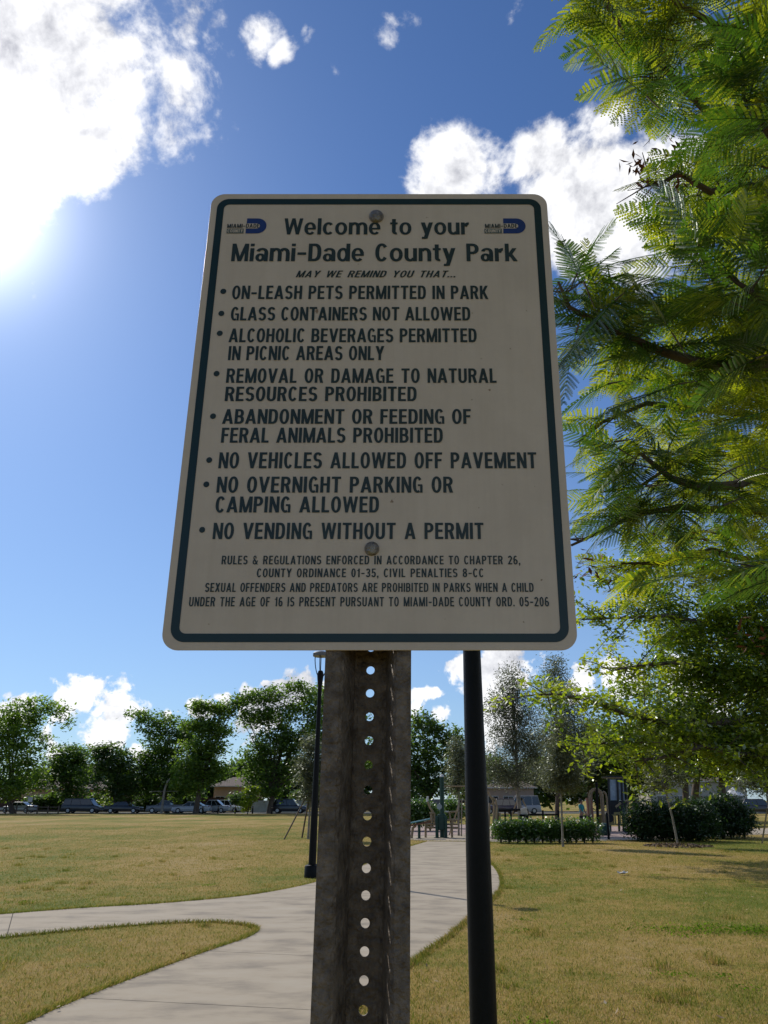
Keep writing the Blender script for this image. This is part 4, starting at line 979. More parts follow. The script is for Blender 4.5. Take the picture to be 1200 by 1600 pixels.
def flame_leaves():
    # hand placed large fronds that show singly: (px,py of base, depth, px,py of tip, length)
    hero = [(1010, 150, 3.2, 830, 5, 3.15), (1000, 120, 3.3, 905, 130, 3.2), (1090, 130, 2.9, 1000, 175, 2.8), (1215, 60, 2.4, 1105, 20, 2.35), (1230, 110, 2.5, 1090, 120, 2.45),
            (1225, 190, 2.5, 1085, 170, 2.45), (1095, 400, 3.0, 1050, 285, 3.0), (1090, 395, 3.2, 1160, 290, 3.1), (912, 440, 3.1, 870, 350, 3.0), (905, 420, 3.2, 945, 345, 3.2),
            (1240, 900, 2.6, 1105, 918, 2.5), (1235, 870, 2.7, 1110, 905, 2.6), (1060, 600, 3.4, 945, 640, 3.3), (960, 690, 3.4, 888, 715, 3.3), (965, 700, 3.5, 893, 670, 3.4), (950, 600, 3.4, 880, 630, 3.3),
            (1070, 960-60, 3.6, 960, 905, 3.5), (1130, 740, 3.2, 1010, 820, 3.2), (960, 470, 3.2, 880, 560, 3.1), (1190, 260, 2.8, 1110, 250, 2.7), (1030, 60, 3.1, 870, 60, 3.1), (960, 60, 3.1, 900, -20, 3.0), (1130, 30, 2.8, 1050, 60, 2.7),
            (1140, 470, 3.0, 1030, 430, 2.95), (1180, 560, 3.0, 1060, 620, 2.95), (1050, 520, 3.2, 985, 430, 3.15), (1200, 640, 2.9, 1080, 690, 2.85), (1170, 330, 3.0, 1060, 340, 2.95), (1010, 760, 3.4, 905, 790, 3.35), (1130, 790, 3.1, 1040, 850, 3.05), (1215, 420, 2.8, 1120, 370, 2.75), (900, 520, 3.3, 878, 610, 3.25), (1180, 100, 2.9, 1180, 190, 2.8)]
    fr = []
    for a in hero:
        p, q = at(a[0], a[1], a[2]) - tb_ft, at(a[3], a[4], a[5]) - tb_ft; L_ = min(.52, max(.34, (q-p).length*1.05)); fr.append((p, (q-p).normalized(), L_))
        twig_list.append((p, p - (q-p).normalized()*.12 + Vector((0, 0, -.02))))
    cen = Vector((0, 0, CAMZ))
    near = sorted(fr_ft, key=lambda f: ((f[0] + tb_ft) - cen).length)
    def infr(f):
        w = f[0] + tb_ft; fw = w.y*ct + (w.z-CAMZ)*st
        px = CX + FPX*w.x/fw; py = CY - FPX*((w.z-CAMZ)*ct - w.y*st)/fw
        return px, py
    def allowed(px, py, f):
        # outline of the crown against the sky as the tree really grows: thin at these sides
        lim = np.interp(py, [-100, 0, 60, 110, 150, 200, 260, 320, 345, 420, 560, 640, 700, 800, 850, 900, 960], [840, 850, 895, 915, 1000, 1065, 1020, 1050, 890, 890, 915, 945, 925, 920, 950, 955, 1010])
        return px > lim and py < 900 and (f[0] + tb_ft).length > 3.4
    pool = [f for f in near if allowed(*infr(f), f)]
    inview = [f for f in pool if infr(f)[0] < 1260 and -60 < infr(f)[1]]
    parts = fr + inview[:267]; ids = set(id(f) for f in parts); rest = [f for f in pool if id(f) not in ids]
    # interior mass further into the crown
    variants = []
    for k in range(7):
        v, f, t = frond_mesh(200+k, npair=14+k % 4, sag=.05 + .04*(k % 4), fold=(0, .0, .1, 0, .2, .05, .1)[k])
        variants.append((v, f, t))
    meshes = [npmesh('leaf', v, f, t) for v, f, t in variants]
    variants = [frond_mesh(300+k, npair=13+k % 3, nl=9, sag=.05 + .04*(k % 4), fold=(0, .0, .1, 0, .2, .05, .1)[k]) for k in range(7)]
    for m in meshes: m.materials.append(LM['frond'])
    def orient(d, roll):
        y = d.normalized(); up = Vector((0, 0, 1)); x = y.cross(up)
        if x.length < .05: x = Vector((1, 0, 0))
        x.normalize(); z = x.cross(y)
        return Matrix(((x.x, y.x, z.x), (x.y, y.y, z.y), (x.z, y.z, z.z))) @ Matrix.Rotation(roll, 3, 'Y')
    for i, (p, d, L_) in enumerate(parts):
        o = bpy.data.objects.new('leaf', meshes[i % 7]); COL.objects.link(o); o.parent = root_ft
        R = orient(d, rng_ft.normal()*.35).to_4x4(); o.matrix_local = Matrix.Translation(p) @ R @ Matrix.Scale(L_, 4)
    # the rest of the crown as one mass
    fill = px_blobs(6.6, [(1150, 100, 110, 110), (1190, 300, 90, 120), (1150, 480, 110, 110), (1120, 620, 130, 80), (1120, 740, 140, 80), (1150, 850, 120, 70), (1060, 60, 80, 50), (1000, 560, 90, 60), (1000, 720, 80, 60), (1280, 500, 100, 420)], .9)
    extra = []
    for b in fill:
        k = int(14 + 18*b[3]*b[5])
        for q in range(k):
            p = Vector(b[:3]) + Vector((rng_ft.normal()*b[3]*.55, rng_ft.normal()*b[4]*.6, rng_ft.normal()*b[5]*.55)) - tb_ft
            f = (p, Vector((rng_ft.normal(), rng_ft.normal(), rng_ft.normal()*.4-.1)).normalized(), .28 + .18*rng_ft.random())
            if allowed(*infr(f), f): extra.append(f)
    # unseen fronds added above and behind the viewer to darken the sign
    for (cx_, cy_, cz_, r_) in ((2.8, -.6, 5.4, 1.7), (1.2, -2.6, 5.2, 1.7), (3.4, -3.4, 5.0, 2.0), (-.8, -4.2, 5.4, 1.7), (4.2, 1.2, 6.2, 1.6), (1.6, -5.4, 5.2, 2.0)):
        for q in range(95):
            dd_ = Vector((rng_ft.normal(), rng_ft.normal(), rng_ft.normal()*.45)); p = Vector((cx_, cy_, cz_)) + dd_*r_*.55 - tb_ft
            extra.append((p, Vector((rng_ft.normal(), rng_ft.normal(), rng_ft.normal()*.3-.1)).normalized(), .5 + .3*float(rng_ft.random())))
    rest += extra
    VV, FF, TT = [], [], []; base = 0
    for i, (p, d, L_) in enumerate(rest):
        v, f, t = variants[i % 7]; R = np.array(orient(d, rng_ft.normal()*.4)); VV.append(v @ R.T * L_ + np.array(p)); FF.append(f + base); TT.append(t*.8 + rng_ft.random()*.35); base += len(v)
    print('fronds', len(parts), len(rest), 'quads', sum(len(f) for f in FF))
    o = link('foliage', npmesh('foliage', np.concatenate(VV), np.concatenate(FF), np.concatenate(TT)), root_ft, LM['frond']); o['kind'] = 'stuff'
    mb = MB()
    for a, b in twig_list: mb.tube([a, a.lerp(b, .5), b], [.0055, .004, .002], 4, cap=False)
    # thin inner twigs reaching into the mass
    for (p, d, L_) in extra[::3]:
        s = p + Vector((.35, .1, -.12)); mb.tube([s, p], [.007, .003], 4, cap=False)
    o = mb.build('twigs', bark, root_ft, fixn=False); o['kind'] = 'stuff'
    # withered brown flower clusters
    dry = mat('withered_flowers', (.20, .07, .035), (.09, .035, .02), scale=30, rough=.8)
    for (px, py, D, k) in ((1000, 268, 3.45, 34), (1060, 232, 3.6, 26), (1052, 290, 3.5, 22), (925, 885, 3.9, 34), (1170, 1000, 3.9, 22), (1068, 845, 4.0, 18), (1010, 250, 3.5, 14)):
        c = at(px, py, D) - tb_ft; P = np.array(c) + rng_ft.normal(size=(k, 3))*.045
        v, f = leaf_quads(P, .055, .28, rng=rng_ft); wo = link('withered_flowers', npmesh('withered_flowers', v, f), root_ft, dry); wo['kind'] = 'stuff'
flame_leaves()

# ------------------------------------------------------------------ vehicles
def car(name, label, x, y, face, L_, Hh, kind, paint, rz=0):
    """face -1: nose to the left (-x)"""
    root = thing(name, (x, y, 0), label, 'van' if 'van' in name else ('pickup' if 'pickup' in name else 'car'), 'vehicles parked along the far street', rz)
    w = .88; zb = .30
    if kind == 'sedan': belt = [(-.5, .62), (-.47, .74), (-.20, .90), (.30, .95), (.47, .92), (.5, .72)]; cab = [(-.22, .93), (-.09, 1.), (.14, 1.), (.33, .93)]; hb_ = .95
    elif kind == 'van': belt = [(-.5, .62), (-.485, .80), (-.33, 1.0), (.40, 1.05), (.49, 1.05), (.5, .7)]; cab = [(-.34, 1.0), (-.20, 1.), (.42, 1.), (.485, 1.0)]; hb_ = 1.05
    elif kind == 'pickup': belt = [(-.5, .70), (-.48, .90), (-.22, 1.02), (.48, 1.04), (.5, .95), (.5, .75)]; cab = [(-.20, 1.0), (-.10, 1.), (.12, 1.), (.17, 1.0)]; hb_ = 1.03
    else: belt = [(-.5, .66), (-.48, .84), (-.24, 1.0), (.40, 1.03), (.49, 1.0), (.5, .7)]; cab = [(-.25, 1.0), (-.11, 1.), (.36, 1.), (.47, 1.0)]; hb_ = 1.02
    f = -face
    # lower body: loft with rounded shoulders
    top = [(L_*a*1.0, b) for a, b in belt]; sect = []
    mb = MB(); ns = 0
    for (a, zt_) in top:
        e = abs(a)/(L_/2); ww = w*(1 - .10*max(0, e-.75)/.25)
        ring = [(-ww*.96, zb-.05), (-ww, zb+.12), (-ww, zt_-.22), (-ww*.94, zt_-.06), (-ww*.80, zt_), (ww*.80, zt_), (ww*.94, zt_-.06), (ww, zt_-.22), (ww, zb+.12), (ww*.96, zb-.05)]
        for (yy, z) in ring: mb.v.append((a*f*-1 if False else a*(1 if face < 0 else -1), yy, z)); ns = len(ring)
    k = len(top)
    for i in range(k-1):
        for j in range(ns): mb.f.append((i*ns+j, i*ns+(j+1) % ns, (i+1)*ns+(j+1) % ns, (i+1)*ns+j))
    mb.f.append(tuple(range(ns))); mb.f.append(tuple((k-1)*ns+j for j in range(ns)))
    body = mb.build('body', paint, root, smooth=True)
    sg = 1 if face < 0 else -1
    # greenhouse: dark glass with a painted roof and pillars
    c0, c1, c2, c3 = [(L_*a*sg) for a, _ in cab]; z0, z1 = hb_-.06, Hh
    def gh(inset, za, zc, m, nm, shrink=0):
        wt = w*.74; wb = w*.86
        xs0, xs1 = c0, c3; t0 = (za-z0)/(z1-z0); t1 = (zc-z0)/(z1-z0)
        def lv(t, z): xa = xs0 + (c1-xs0)*t; xb = xs1 + (c2-xs1)*t; ww = wb + (wt-wb)*t + inset; return [(xa-inset*sg, -ww, z), (xb+inset*sg, -ww, z), (xb+inset*sg, ww, z), (xa-inset*sg, ww, z)]
        q = MB(); q.add(lv(t0, za) + lv(t1, zc), [(0, 1, 2, 3)[::-1], (4, 5, 6, 7), (0, 1, 5, 4), (1, 2, 6, 5), (2, 3, 7, 6), (3, 0, 4, 7)]); return q.build(nm, m, root, bevel=.03)
    gh(0, z0, z1-.07, glassm, 'windows')
    gh(.012, z1-.09, z1, paint, 'roof')
    for t in (.0, .40, .72, 1.0):
        for yy in (-1, 1):
            xa = c0 + (c3-c0)*t; xb = c1 + (c2-c1)*t
            MB().bar((xa, yy*(w*.86+.004), z0), (xb, yy*(w*.74+.008), z1-.06), .06, .025).build('pillar', paint, root)
    wr = .34 if kind != 'sedan' else .32
    for a in (-.32, .30):
        for yy in (-1, 1):
            Mx = Matrix.Rotation(PI/2, 4, 'X'); cx = L_*a*sg
            t = MB().lathe([(wr*.62, -.10), (wr*.95, -.10), (wr, -.06), (wr, .06), (wr*.95, .10), (wr*.62, .10)], 20, (cx, yy*(w-.09), wr), Mx).build('wheel', rubber, root, smooth=True)
            MB().lathe([(wr*.60, -.105), (wr*.60, .105)], 14, (cx, yy*(w-.088), wr), Mx).build('rim', alloy, t)
    hl = mat('headlight_lens', (.7, .7, .68), rough=.15); tl = mat('tail_lens', (.30, .015, .012), rough=.2)
    for yy in (-1, 1):
        MB().box(-.05, .05, -.17, .17, -.07, .07, Matrix.Translation((-L_*.478*sg, yy*w*.66, belt[1][1]-.08))).build('headlight', hl, root, bevel=.02)
        MB().box(-.05, .05, -.12, .12, -.10, .10, Matrix.Translation((L_*.482*sg, yy*w*.72, .80))).build('taillight', tl, root, bevel=.02)
        MB().box(-.09, .07, -.07, .07, -.06, .06, Matrix.Translation((c0 + .12*sg, yy*(w+.08), hb_+.03))).build('mirror', paint, root, bevel=.02)
    MB().box(-.06, .04, -w*.78, w*.78, .30, .46, Matrix.Translation((-L_*.5*sg, 0, 0))).build('front_bumper', paint, root, bevel=.03)
    MB().box(-.04, .06, -w*.78, w*.78, .30, .48, Matrix.Translation((L_*.5*sg, 0, 0))).build('rear_bumper', paint, root, bevel=.03)
    if kind == 'pickup':
        MB().box(L_*.20*1, L_*.48, -w*.78, w*.78, 1.0, 1.035).build('bed_floor', glassm, root) if sg > 0 else MB().box(-L_*.48, -L_*.20, -w*.78, w*.78, 1.0, 1.035).build('bed_floor', glassm, root)
    return root
def paint(n, c): return mat('paint_' + n, c, tuple(x*.92 for x in c), scale=2, rough=.3, coat=.6, spec=.5)
def X(px, Y): return at(px, 1262, Y).x
car('parked_van', 'dark minivan with roof rails parked left of the dark sedan', X(129, 108), 108, 1, 5.0, 1.78, 'van', paint('charcoal', (.022, .024, .028)))
car('parked_car', 'dark sedan parked under the round dark tree', X(194, 108), 108, 1, 4.7, 1.42, 'sedan', paint('black', (.010, .010, .012)))
car('parked_pickup', 'grey pickup parked behind the leaning pale pole', X(259, 108), 108, -1, 4.6, 1.55, 'pickup', paint('grey', (.14, .145, .155)))
car('parked_car', 'pale silver sedan nose left, half behind a tree trunk', X(300, 107.5), 107.5, -1, 4.8, 1.40, 'sedan', paint('silver', (.42, .44, .47)))
car('parked_car', 'silver sedan in the row, right of the tree trunk', X(332, 110), 110, -1, 4.5, 1.6, 'sedan', paint('silverblue', (.34, .36, .40)))
car('parked_car', 'white sedan last in the pale row, left of the yellow green bush', X(352, 114), 114, 1, 4.6, 1.6, 'sedan', paint('white', (.66, .66, .64)))
car('parked_car', 'dark suv parked before the white wall behind the staked tree', X(452, 107.5), 107.5, 1, 4.6, 1.72, 'suv', paint('navy', (.014, .016, .024)))
car('parked_car', 'light car partly hidden behind the rail fence at far left', X(30, 111), 111, -1, 4.4, 1.35, 'sedan', paint('pale', (.45, .45, .46)))
car('parked_car', 'dark suv parked at the right edge past the grass strip', X(1184, 103), 103, 1, 4.8, 1.72, 'suv', paint('wine', (.035, .022, .022)))
car('parked_van', 'white van seen behind the tall thin oak trunk', X(817, 104), 104, -1, 4.3, 2.1, 'van', paint('whitevan_shaded', (.36, .36, .37)))  # white paint darkened so its colour carries the shade on the van
car('parked_car', 'dark red car left of the white van', X(782, 101), 101, -1, 4.2, 1.75, 'suv', paint('maroon', (.05, .014, .014)))
car('parked_car', 'pale blue grey car glimpsed above the big dark bush', X(1075, 99), 99, -1, 4.6, 1.55, 'sedan', paint('bluegrey', (.30, .34, .37)))

# ------------------------------------------------------------------ fence, walls, houses
brownboard = mat('brown_boards', (.10, .055, .038), (.06, .034, .024), scale=3, rough=.85, stretch=(1, 1, .3))
def board_fence():
    x0, x1 = X(-70, 120), X(425, 120); root = thing('board_fence', (x0, 120, 0), 'dark brown board fence running behind the parked cars', 'fence')
    pw = 2.44; n = int((x1-x0)/pw); pan = None
    for i in range(n):
        if pan is None:
            mb = MB()
            for k in range(16):
                mb.box(k*.1525+.005, (k+1)*.1525-.005, -.012+.004*(k % 2), .010, .06, 1.9 + .01*((k*7) % 3))
            mb.box(0, pw, .012, .05, .4, .49); mb.box(0, pw, .012, .05, 1.5, 1.59)
            p = mb.build('fence_panel', brownboard, root); pan = p
        else:
            p = pan.copy(); COL.objects.link(p); p.parent = root
        p.location = (i*pw, 0, 0)
    for i in range(n+1):
        MB().box(i*pw-.05, i*pw+.05, .02, .12, 0, 2.0).build('fence_post', brownboard, root)
board_fence()
def block_wall(px0, px1, Y, h_, label, m, name='garden_wall'):
    x0, x1 = X(px0, Y), X(px1, Y); root = thing(name, (x0, Y, 0), label, 'wall'); n = max(1, int(round((x1-x0)/3.2))); w = (x1-x0)/n
    for i in range(n):
        MB().box(i*w+.01, (i+1)*w-.01, 0, .15, 0, h_).build('wall_panel', m, root)
        MB().box(i*w-.09, i*w+.09, -.03, .18, 0, h_+.06).build('pier', m, root)
    MB().box(-.05, x1-x0+.05, -.03, .18, h_+.002, h_+.07).build('coping', m, root)
whitewall = mat('whitewashed_wall', (.62, .60, .56), (.48, .46, .42), scale=1.5, rough=.85)
block_wall(394, 480, 113, 1.45, 'low white wall behind the yellow green bush', whitewall)
block_wall(600, 722, 96, 1.6, 'grey wall behind the exercise station', mat('grey_wall', (.20, .18, .17), scale=2, rough=.9))
def house(px0, px1, Y, h_, rh, col, label, roofc=(.16, .12, .10), wins=(.2, .5, .8), door=None):
    x0, x1 = X(px0, Y), X(px1, Y); w = x1-x0; root = thing('house', (x0, Y, 0), label, 'house', 'houses across the street')
    wm = mat('stucco_%02d%02d%02d' % tuple(int(c*99) for c in col), col, tuple(c*.86 for c in col), scale=1.2, rough=.9)
    MB().box(0, w, 0, 9, 0, h_).build('wall', wm, root)
    rm = mat('roof_shingle', roofc, tuple(c*.7 for c in roofc), scale=4, rough=.9); e = .5
    rf = MB(); rf.add([(-e, -e, h_+.003), (w+e, -e, h_+.003), (w+e, 9+e, h_+.003), (-e, 9+e, h_+.003), (min(4, w*.3), 4.5, h_+rh), (w-min(4, w*.3), 4.5, h_+rh)], [(0, 3, 2, 1), (0, 1, 5, 4), (1, 2, 5), (2, 3, 4, 5), (3, 0, 4)]); rf.build('roof', rm, root)
    MB().box(-e, w+e, -e-.03, -e+.02, h_-.14, h_+.0).build('fascia', whitewall, root)
    for t in wins:
        cx = w*t; fr_ = MB()
        for (a, b, c, d) in ((-.75, .75, .95, 1.03), (-.75, .75, 2.07, 2.15), (-.75, -.68, 1.03, 2.07), (.68, .75, 1.03, 2.07), (-.03, .03, 1.03, 2.07)): fr_.box(cx+a, cx+b, -.05, .02, c, d)
        f = fr_.build('window', whitewall, root); MB().box(cx-.68, cx-.03, -.015, .01, 1.03, 2.07).build('pane', glassm, f); MB().box(cx+.03, cx+.68, -.015, .01, 1.03, 2.07).build('pane', glassm, f)
        MB().box(cx-.8, cx+.8, -.10, .0, .88, .945).build('sill', whitewall, f)
    if door is not None:
        cx = w*door; d = MB().box(cx-.48, cx+.48, -.04, .02, .02, 2.1).build('door', mat('door_brown', (.14, .08, .05), rough=.6), root); MB().lathe([(.035, 0), (.035, .05)], 8, (cx+.38, -.04, 1.02), Matrix.Rotation(PI/2, 4, 'X')).build('handle', alloy, d)
peach = (.52, .36, .25)
house(30, 85, 128, 3.3, 1.4, peach, 'peach stucco house behind the left board fence', wins=(.3, .7))
house(120, 170, 130, 3.3, 1.3, (.46, .30, .21), 'salmon house between the low bushy tree and the round dark tree', wins=(.3, .75))
house(332, 392, 127, 3.6, 1.4, peach, 'peach house with a tan roof behind the row of silver cars', (.22, .15, .11), wins=(.18, .5), door=.8)
house(755, 835, 120, 3.3, 1.3, (.42, .30, .22), 'tan house behind the white van', (.13, .10, .09), wins=(.2, .5, .8))
house(1018, 1170, 112, 4.0, .9, (.46, .42, .33), 'long pale building behind the dark oaks', (.20, .18, .15), wins=(.12, .3, .72, .9), door=.5)
# rail fence, bollards, sign and pole on the far verge
def rail_fence():
    root = thing('rail_fence', (X(-40, 103), 103, 0), 'low dark rail fence at the far left side of the field', 'fence'); w = X(92, 103)-X(-40, 103); n = 9
    for i in range(n): MB().box(i*w/(n-1)-.07, i*w/(n-1)+.07, -.07, .07, 0, .95).build('post', bark, root, bevel=.01)
    for z in (.35, .72): MB().box(0, w, .075, .12, z, z+.10).build('rail', bark, root)
rail_fence()
b0 = None
for i, px in enumerate((341, 368, 395, 425, 317)):
    if b0 is None:
        b0 = thing('bollard', (X(px, 103), 103, 0), 'dark bollard nearest the tree trunk by the silver sedan', 'bollard', 'bollards along the far edge of the field'); MB().lathe([(.09, 0), (.09, .8), (.07, .86), (.02, .88)], 10).build('shaft', blackmetal, b0, smooth=True); MB().lathe([(.094, .66), (.094, .74)], 10).build('band', tanmetal, b0)
    else: dup(b0, (X(px, 103), 103, 0), 0, ['', 'dark bollard in front of the white sedan', 'dark bollard before the left end of the white wall', 'dark bollard between the bush and the dark suv', 'dark bollard before the pale silver sedan'][i])
r = thing('street_sign', (X(45.5, 104), 104, 0), 'small white sign on a post beside the far rail fence', 'sign')
MB().tube([(0, 0, 0), (0, 0, 1.9)], .04, 6).build('post', palebark, r); MB().box(-.28, .28, -.06, -.045, 1.35, 1.95).build('sign_plate', whitewall, r)
r = thing('pale_pole', (X(253, 103.5), 103.5, 0), 'pale leaning pole standing in front of the grey pickup', 'pole')
MB().tube([(0, 0, -.1), (.05, 0, 1.5), (.12, 0, 2.8), (.32, 0, 3.7), (.60, 0, 4.1)], [.16, .15, .13, .11, .06], 8).build('shaft', palebark, r, smooth=True)
MB().bar((-1.6, .1, 2.6), (1.8, .1, 2.62), .05).build('cross_bar', palebark, r)
r = thing('market_umbrella', (X(1149, 95), 95, 0), 'white umbrella in front of the long pale building, left of the parked suv', 'umbrella')
MB().tube([(0, 0, 0), (0, 0, 2.7)], .035, 6).build('pole', palebark, r); MB().lathe([(1.25, 2.05), (1.2, 2.12), (.6, 2.55), (.04, 2.95)], 8).build('canopy', mat('canvas_white', (.75, .73, .70), rough=.8), r)

# ------------------------------------------------------------------ stakes, mulch, benches, exercise station, playground
def stakes(px, Y, label, span=.85, h_=1.5, n=3, m=woodm):
    r = thing('tree_stakes', (at(px, 1262, Y).x, Y, 0), label, 'stakes', 'tree stakes')
    for k in range(n):
        a = 2*PI*k/n + .4; MB().bar((span*math.cos(a), span*math.sin(a), -.05), (.10*math.cos(a), .10*math.sin(a), h_), .06, .05).build('stake', m, r)
    MB().lathe([(.10, h_-.12), (.13, h_-.10), (.13, h_-.02), (.10, h_)], 10).build('tie', rubber, r)
stakes(484, 37, 'brown wooden stakes propping the young tree behind the far lamp post', 1.1, 1.9, 4, bark)
stakes(813, 42, 'pale wooden stakes propping the tall thin oak behind the hedge', 1.0, 1.7)
stakes(722, 40.2, 'pale stakes propping the olive tree left of the thick black lamp post', .8, 1.6)
stakes(1203, 33, 'wooden stakes round the young tree at the right picture edge', .5, 1.3)
def mulch(px, Y, rpx, label):
    rng = np.random.default_rng(4); c = Vector((at(px, 1262, Y).x, Y, 0)); k = 600; a = rng.random(k)*6.28; rr = np.sqrt(rng.random(k))*1.25
    P = np.stack([c.x + rr*np.cos(a), c.y + rr*np.sin(a)*1.0, .03 + .10*(1.25-rr)/1.25*rng.random(k)], 1); v, f = leaf_quads(P, .12, .4, rng=rng)
    o = link('mulch', npmesh('mulch', v, f), None, mat('mulch_chips', (.20, .14, .10), (.10, .07, .05), scale=9, rough=.95)); tag(o, label, 'mulch', kind='stuff')
mulch(1052, 31.3, 30, 'ring of brown mulch round the leaning young tree')

def station():
    Y = 38.0; o = at(690, 1262, Y); r = thing('exercise_station', (o.x, Y, 0), 'dark green outdoor exercise tower with a pull-up bar and tan seats on the paver court', 'exercise machine')
    def L(px, py, dy=0): p = at(px, py, Y+dy); return (p.x-o.x, dy, p.z)
    z0 = 0
    MB().tube([L(690, 1216)[:2] + (0,), L(690.5, 1214)], .10, 12).build('tower_post', greenmetal, r, smooth=True)
    MB().lathe([(.10, 0), (.11, .03), (.06, .10), (.01, .12)], 10, L(690.5, 1214)).build('post_cap', mat('white_cap', (.7, .7, .68), rough=.4), r)
    MB().tube([L(688, 1228.5), L(735, 1228.5)], .03, 8).build('pull_up_bar', tanmetal, r)
    for px in (682.5, 696): MB().tube([L(px, 1275, -.25), (L(px, 1275)[0], -.25, 0)], .075, 10).build('leg', greenmetal, r, smooth=True); MB().lathe([(.14, 0), (.14, .04)], 10, (L(px, 1275)[0], -.25, 0)).build('foot_plate', greenmetal, r)
    MB().box(L(684, 1262)[0], L(696, 1262)[0], -.2, .2, L(690, 1297)[2], L(690, 1272)[2]).build('motor_box', greenmetal, r, bevel=.03)
    MB().lathe([(.12, -.03), (.12, .03)], 16, L(686.3, 1260.5, -.15), Matrix.Rotation(PI/2, 4, 'X')).build('dial', mat('dial_grey', (.35, .40, .42), rough=.4), r)
    MB().tube([L(668, 1252), L(672, 1262), L(679, 1272), L(680, 1290)], .05, 8).build('lever', tanmetal, r, smooth=True)
    MB().tube([L(668.5, 1244), L(667.5, 1253)], .05, 8).build('hand_grip', mat('white_cap', (.7, .7, .68)), r)
    MB().tube([L(674, 1271), L(675.5, 1286)], .06, 8).build('lever', tanmetal, r); MB().box(L(671, 1270)[0], L(677, 1270)[0], -.1, .1, L(674, 1271.5)[2], L(674, 1269)[2]).build('pad', tanmetal, r, bevel=.01)
    for py in (1281, 1288, 1293): MB().tube([L(664, py), L(716, py)], .045, 8).build('seat_beam', tanmetal, r)
    for px in (665, 706): MB().tube([L(px, 1281), (L(px, 1281)[0], 0, 0)], .05, 8).build('beam_leg', tanmetal, r)
    MB().tube([L(698, 1269), L(716, 1268)], .035, 8).build('arm', tanmetal, r); MB().tube([L(702, 1269), L(704, 1282), L(713, 1284)], .04, 8).build('arm', tanmetal, r, smooth=True)
    MB().lathe([(.09, 0), (.09, .05)], 10, L(698, 1269)).build('pad', mat('white_cap', (.7, .7, .68)), r)
station()
def sit_bench():
    Y = 37.2; o = at(655, 1262, Y); r = thing('exercise_bench', (o.x, Y, 0), 'sloping sit-up bench with a blue grey top left of the exercise tower', 'bench')
    def L(px, py, dy=0): p = at(px, py, Y+dy); return (p.x-o.x, dy, p.z)
    MB().bar(L(636, 1287), L(672, 1279.5), .5, .05).build('bench_top', tealrail, r, bevel=.01)
    MB().bar((L(636, 1289)[0], .0, L(636, 1289)[2]-.05), (L(672, 1282)[0], 0, L(672, 1282)[2]-.05), .3, .06).build('under_frame', mat('rust_red', (.22, .09, .06), rough=.6), r)
    MB().tube([L(655, 1284), (0, 0, 0)], .06, 8).build('leg', greenmetal, r); MB().lathe([(.13, 0), (.13, .03)], 10).build('foot_plate', greenmetal, r)
    MB().tube([L(650, 1290), L(645, 1294), (L(643, 1300)[0], 0, 0)], .06, 8).build('leg', tanmetal, r, smooth=True)
sit_bench()
def climbing_frame():
    Y = 36.5; o = at(772, 1262, Y); r = thing('climbing_frame', (o.x, Y, 0), 'tan curved tube exercise frame just right of the thick black lamp post', 'exercise machine')
    def L(px, py, dy=0): p = at(px, py, Y+dy); return (p.x-o.x, dy, p.z)
    for dx in (0, 4.5):
        MB().tube([L(762, 1236), L(766, 1244), L(770+dx, 1250), L(772+dx, 1262), (L(768+dx, 1270)[0], 0, 0)], .045, 8).build('curved_tube', tanmetal, r, smooth=True)
    MB().tube([L(765, 1255), (L(763, 1290)[0], 0, 0)], .045, 8).build('straight_tube', tanmetal, r)
    MB().tube([L(776, 1262, .3), (L(776, 1290)[0], .3, 0)], .09, 10).build('post', greenmetal, r)
    MB().tube([L(780, 1270, .3), (L(782, 1290)[0], .3, 0)], .07, 8).build('side_leg', tanmetal, r)
    MB().tube([L(768, 1256), L(776, 1254, .3)], .035, 8).build('cross_tube', tanmetal, r)
climbing_frame()
def handrail():
    Y = 39; o = at(825, 1262, Y); r = thing('handrail', (o.x, Y, 0), 'dark horizontal handrail behind the low hedge', 'railing')
    def L(px, py, dy=0): p = at(px, py, Y+dy); return (p.x-o.x, dy, p.z)
    MB().tube([L(776, 1266), L(825, 1265)], .05, 8).build('rail', blackmetal, r); MB().tube([L(825, 1273), L(874, 1273)], .04, 8).build('rail', blackmetal, r)
    for px in (789, 798, 824, 848, 872): MB().tube([L(px, 1266), (L(px, 1266)[0], 0, 0)], .045, 8).build('post', blackmetal, r)
handrail()
def info_board():
    Y = 38; o = at(818, 1262, Y); r = thing('notice_lectern', (o.x, Y, 0), 'slanted white notice board on a dark stand behind the hedge', 'notice board')
    p = at(819, 1268, Y); Mx = Matrix.Translation((p.x-o.x, 0, p.z)) @ Matrix.Rotation(-.25, 4, 'Y') @ Matrix.Rotation(-.9, 4, 'X')
    MB().box(-.15, .15, -.2, .2, -.01, .01, Mx).build('board', mat('bright_white', (.8, .8, .78), rough=.3), r)
    MB().box(-.20, .16, .0, .12, 0, p.z-.12).build('stand', blackmetal, r, bevel=.02)
info_board()
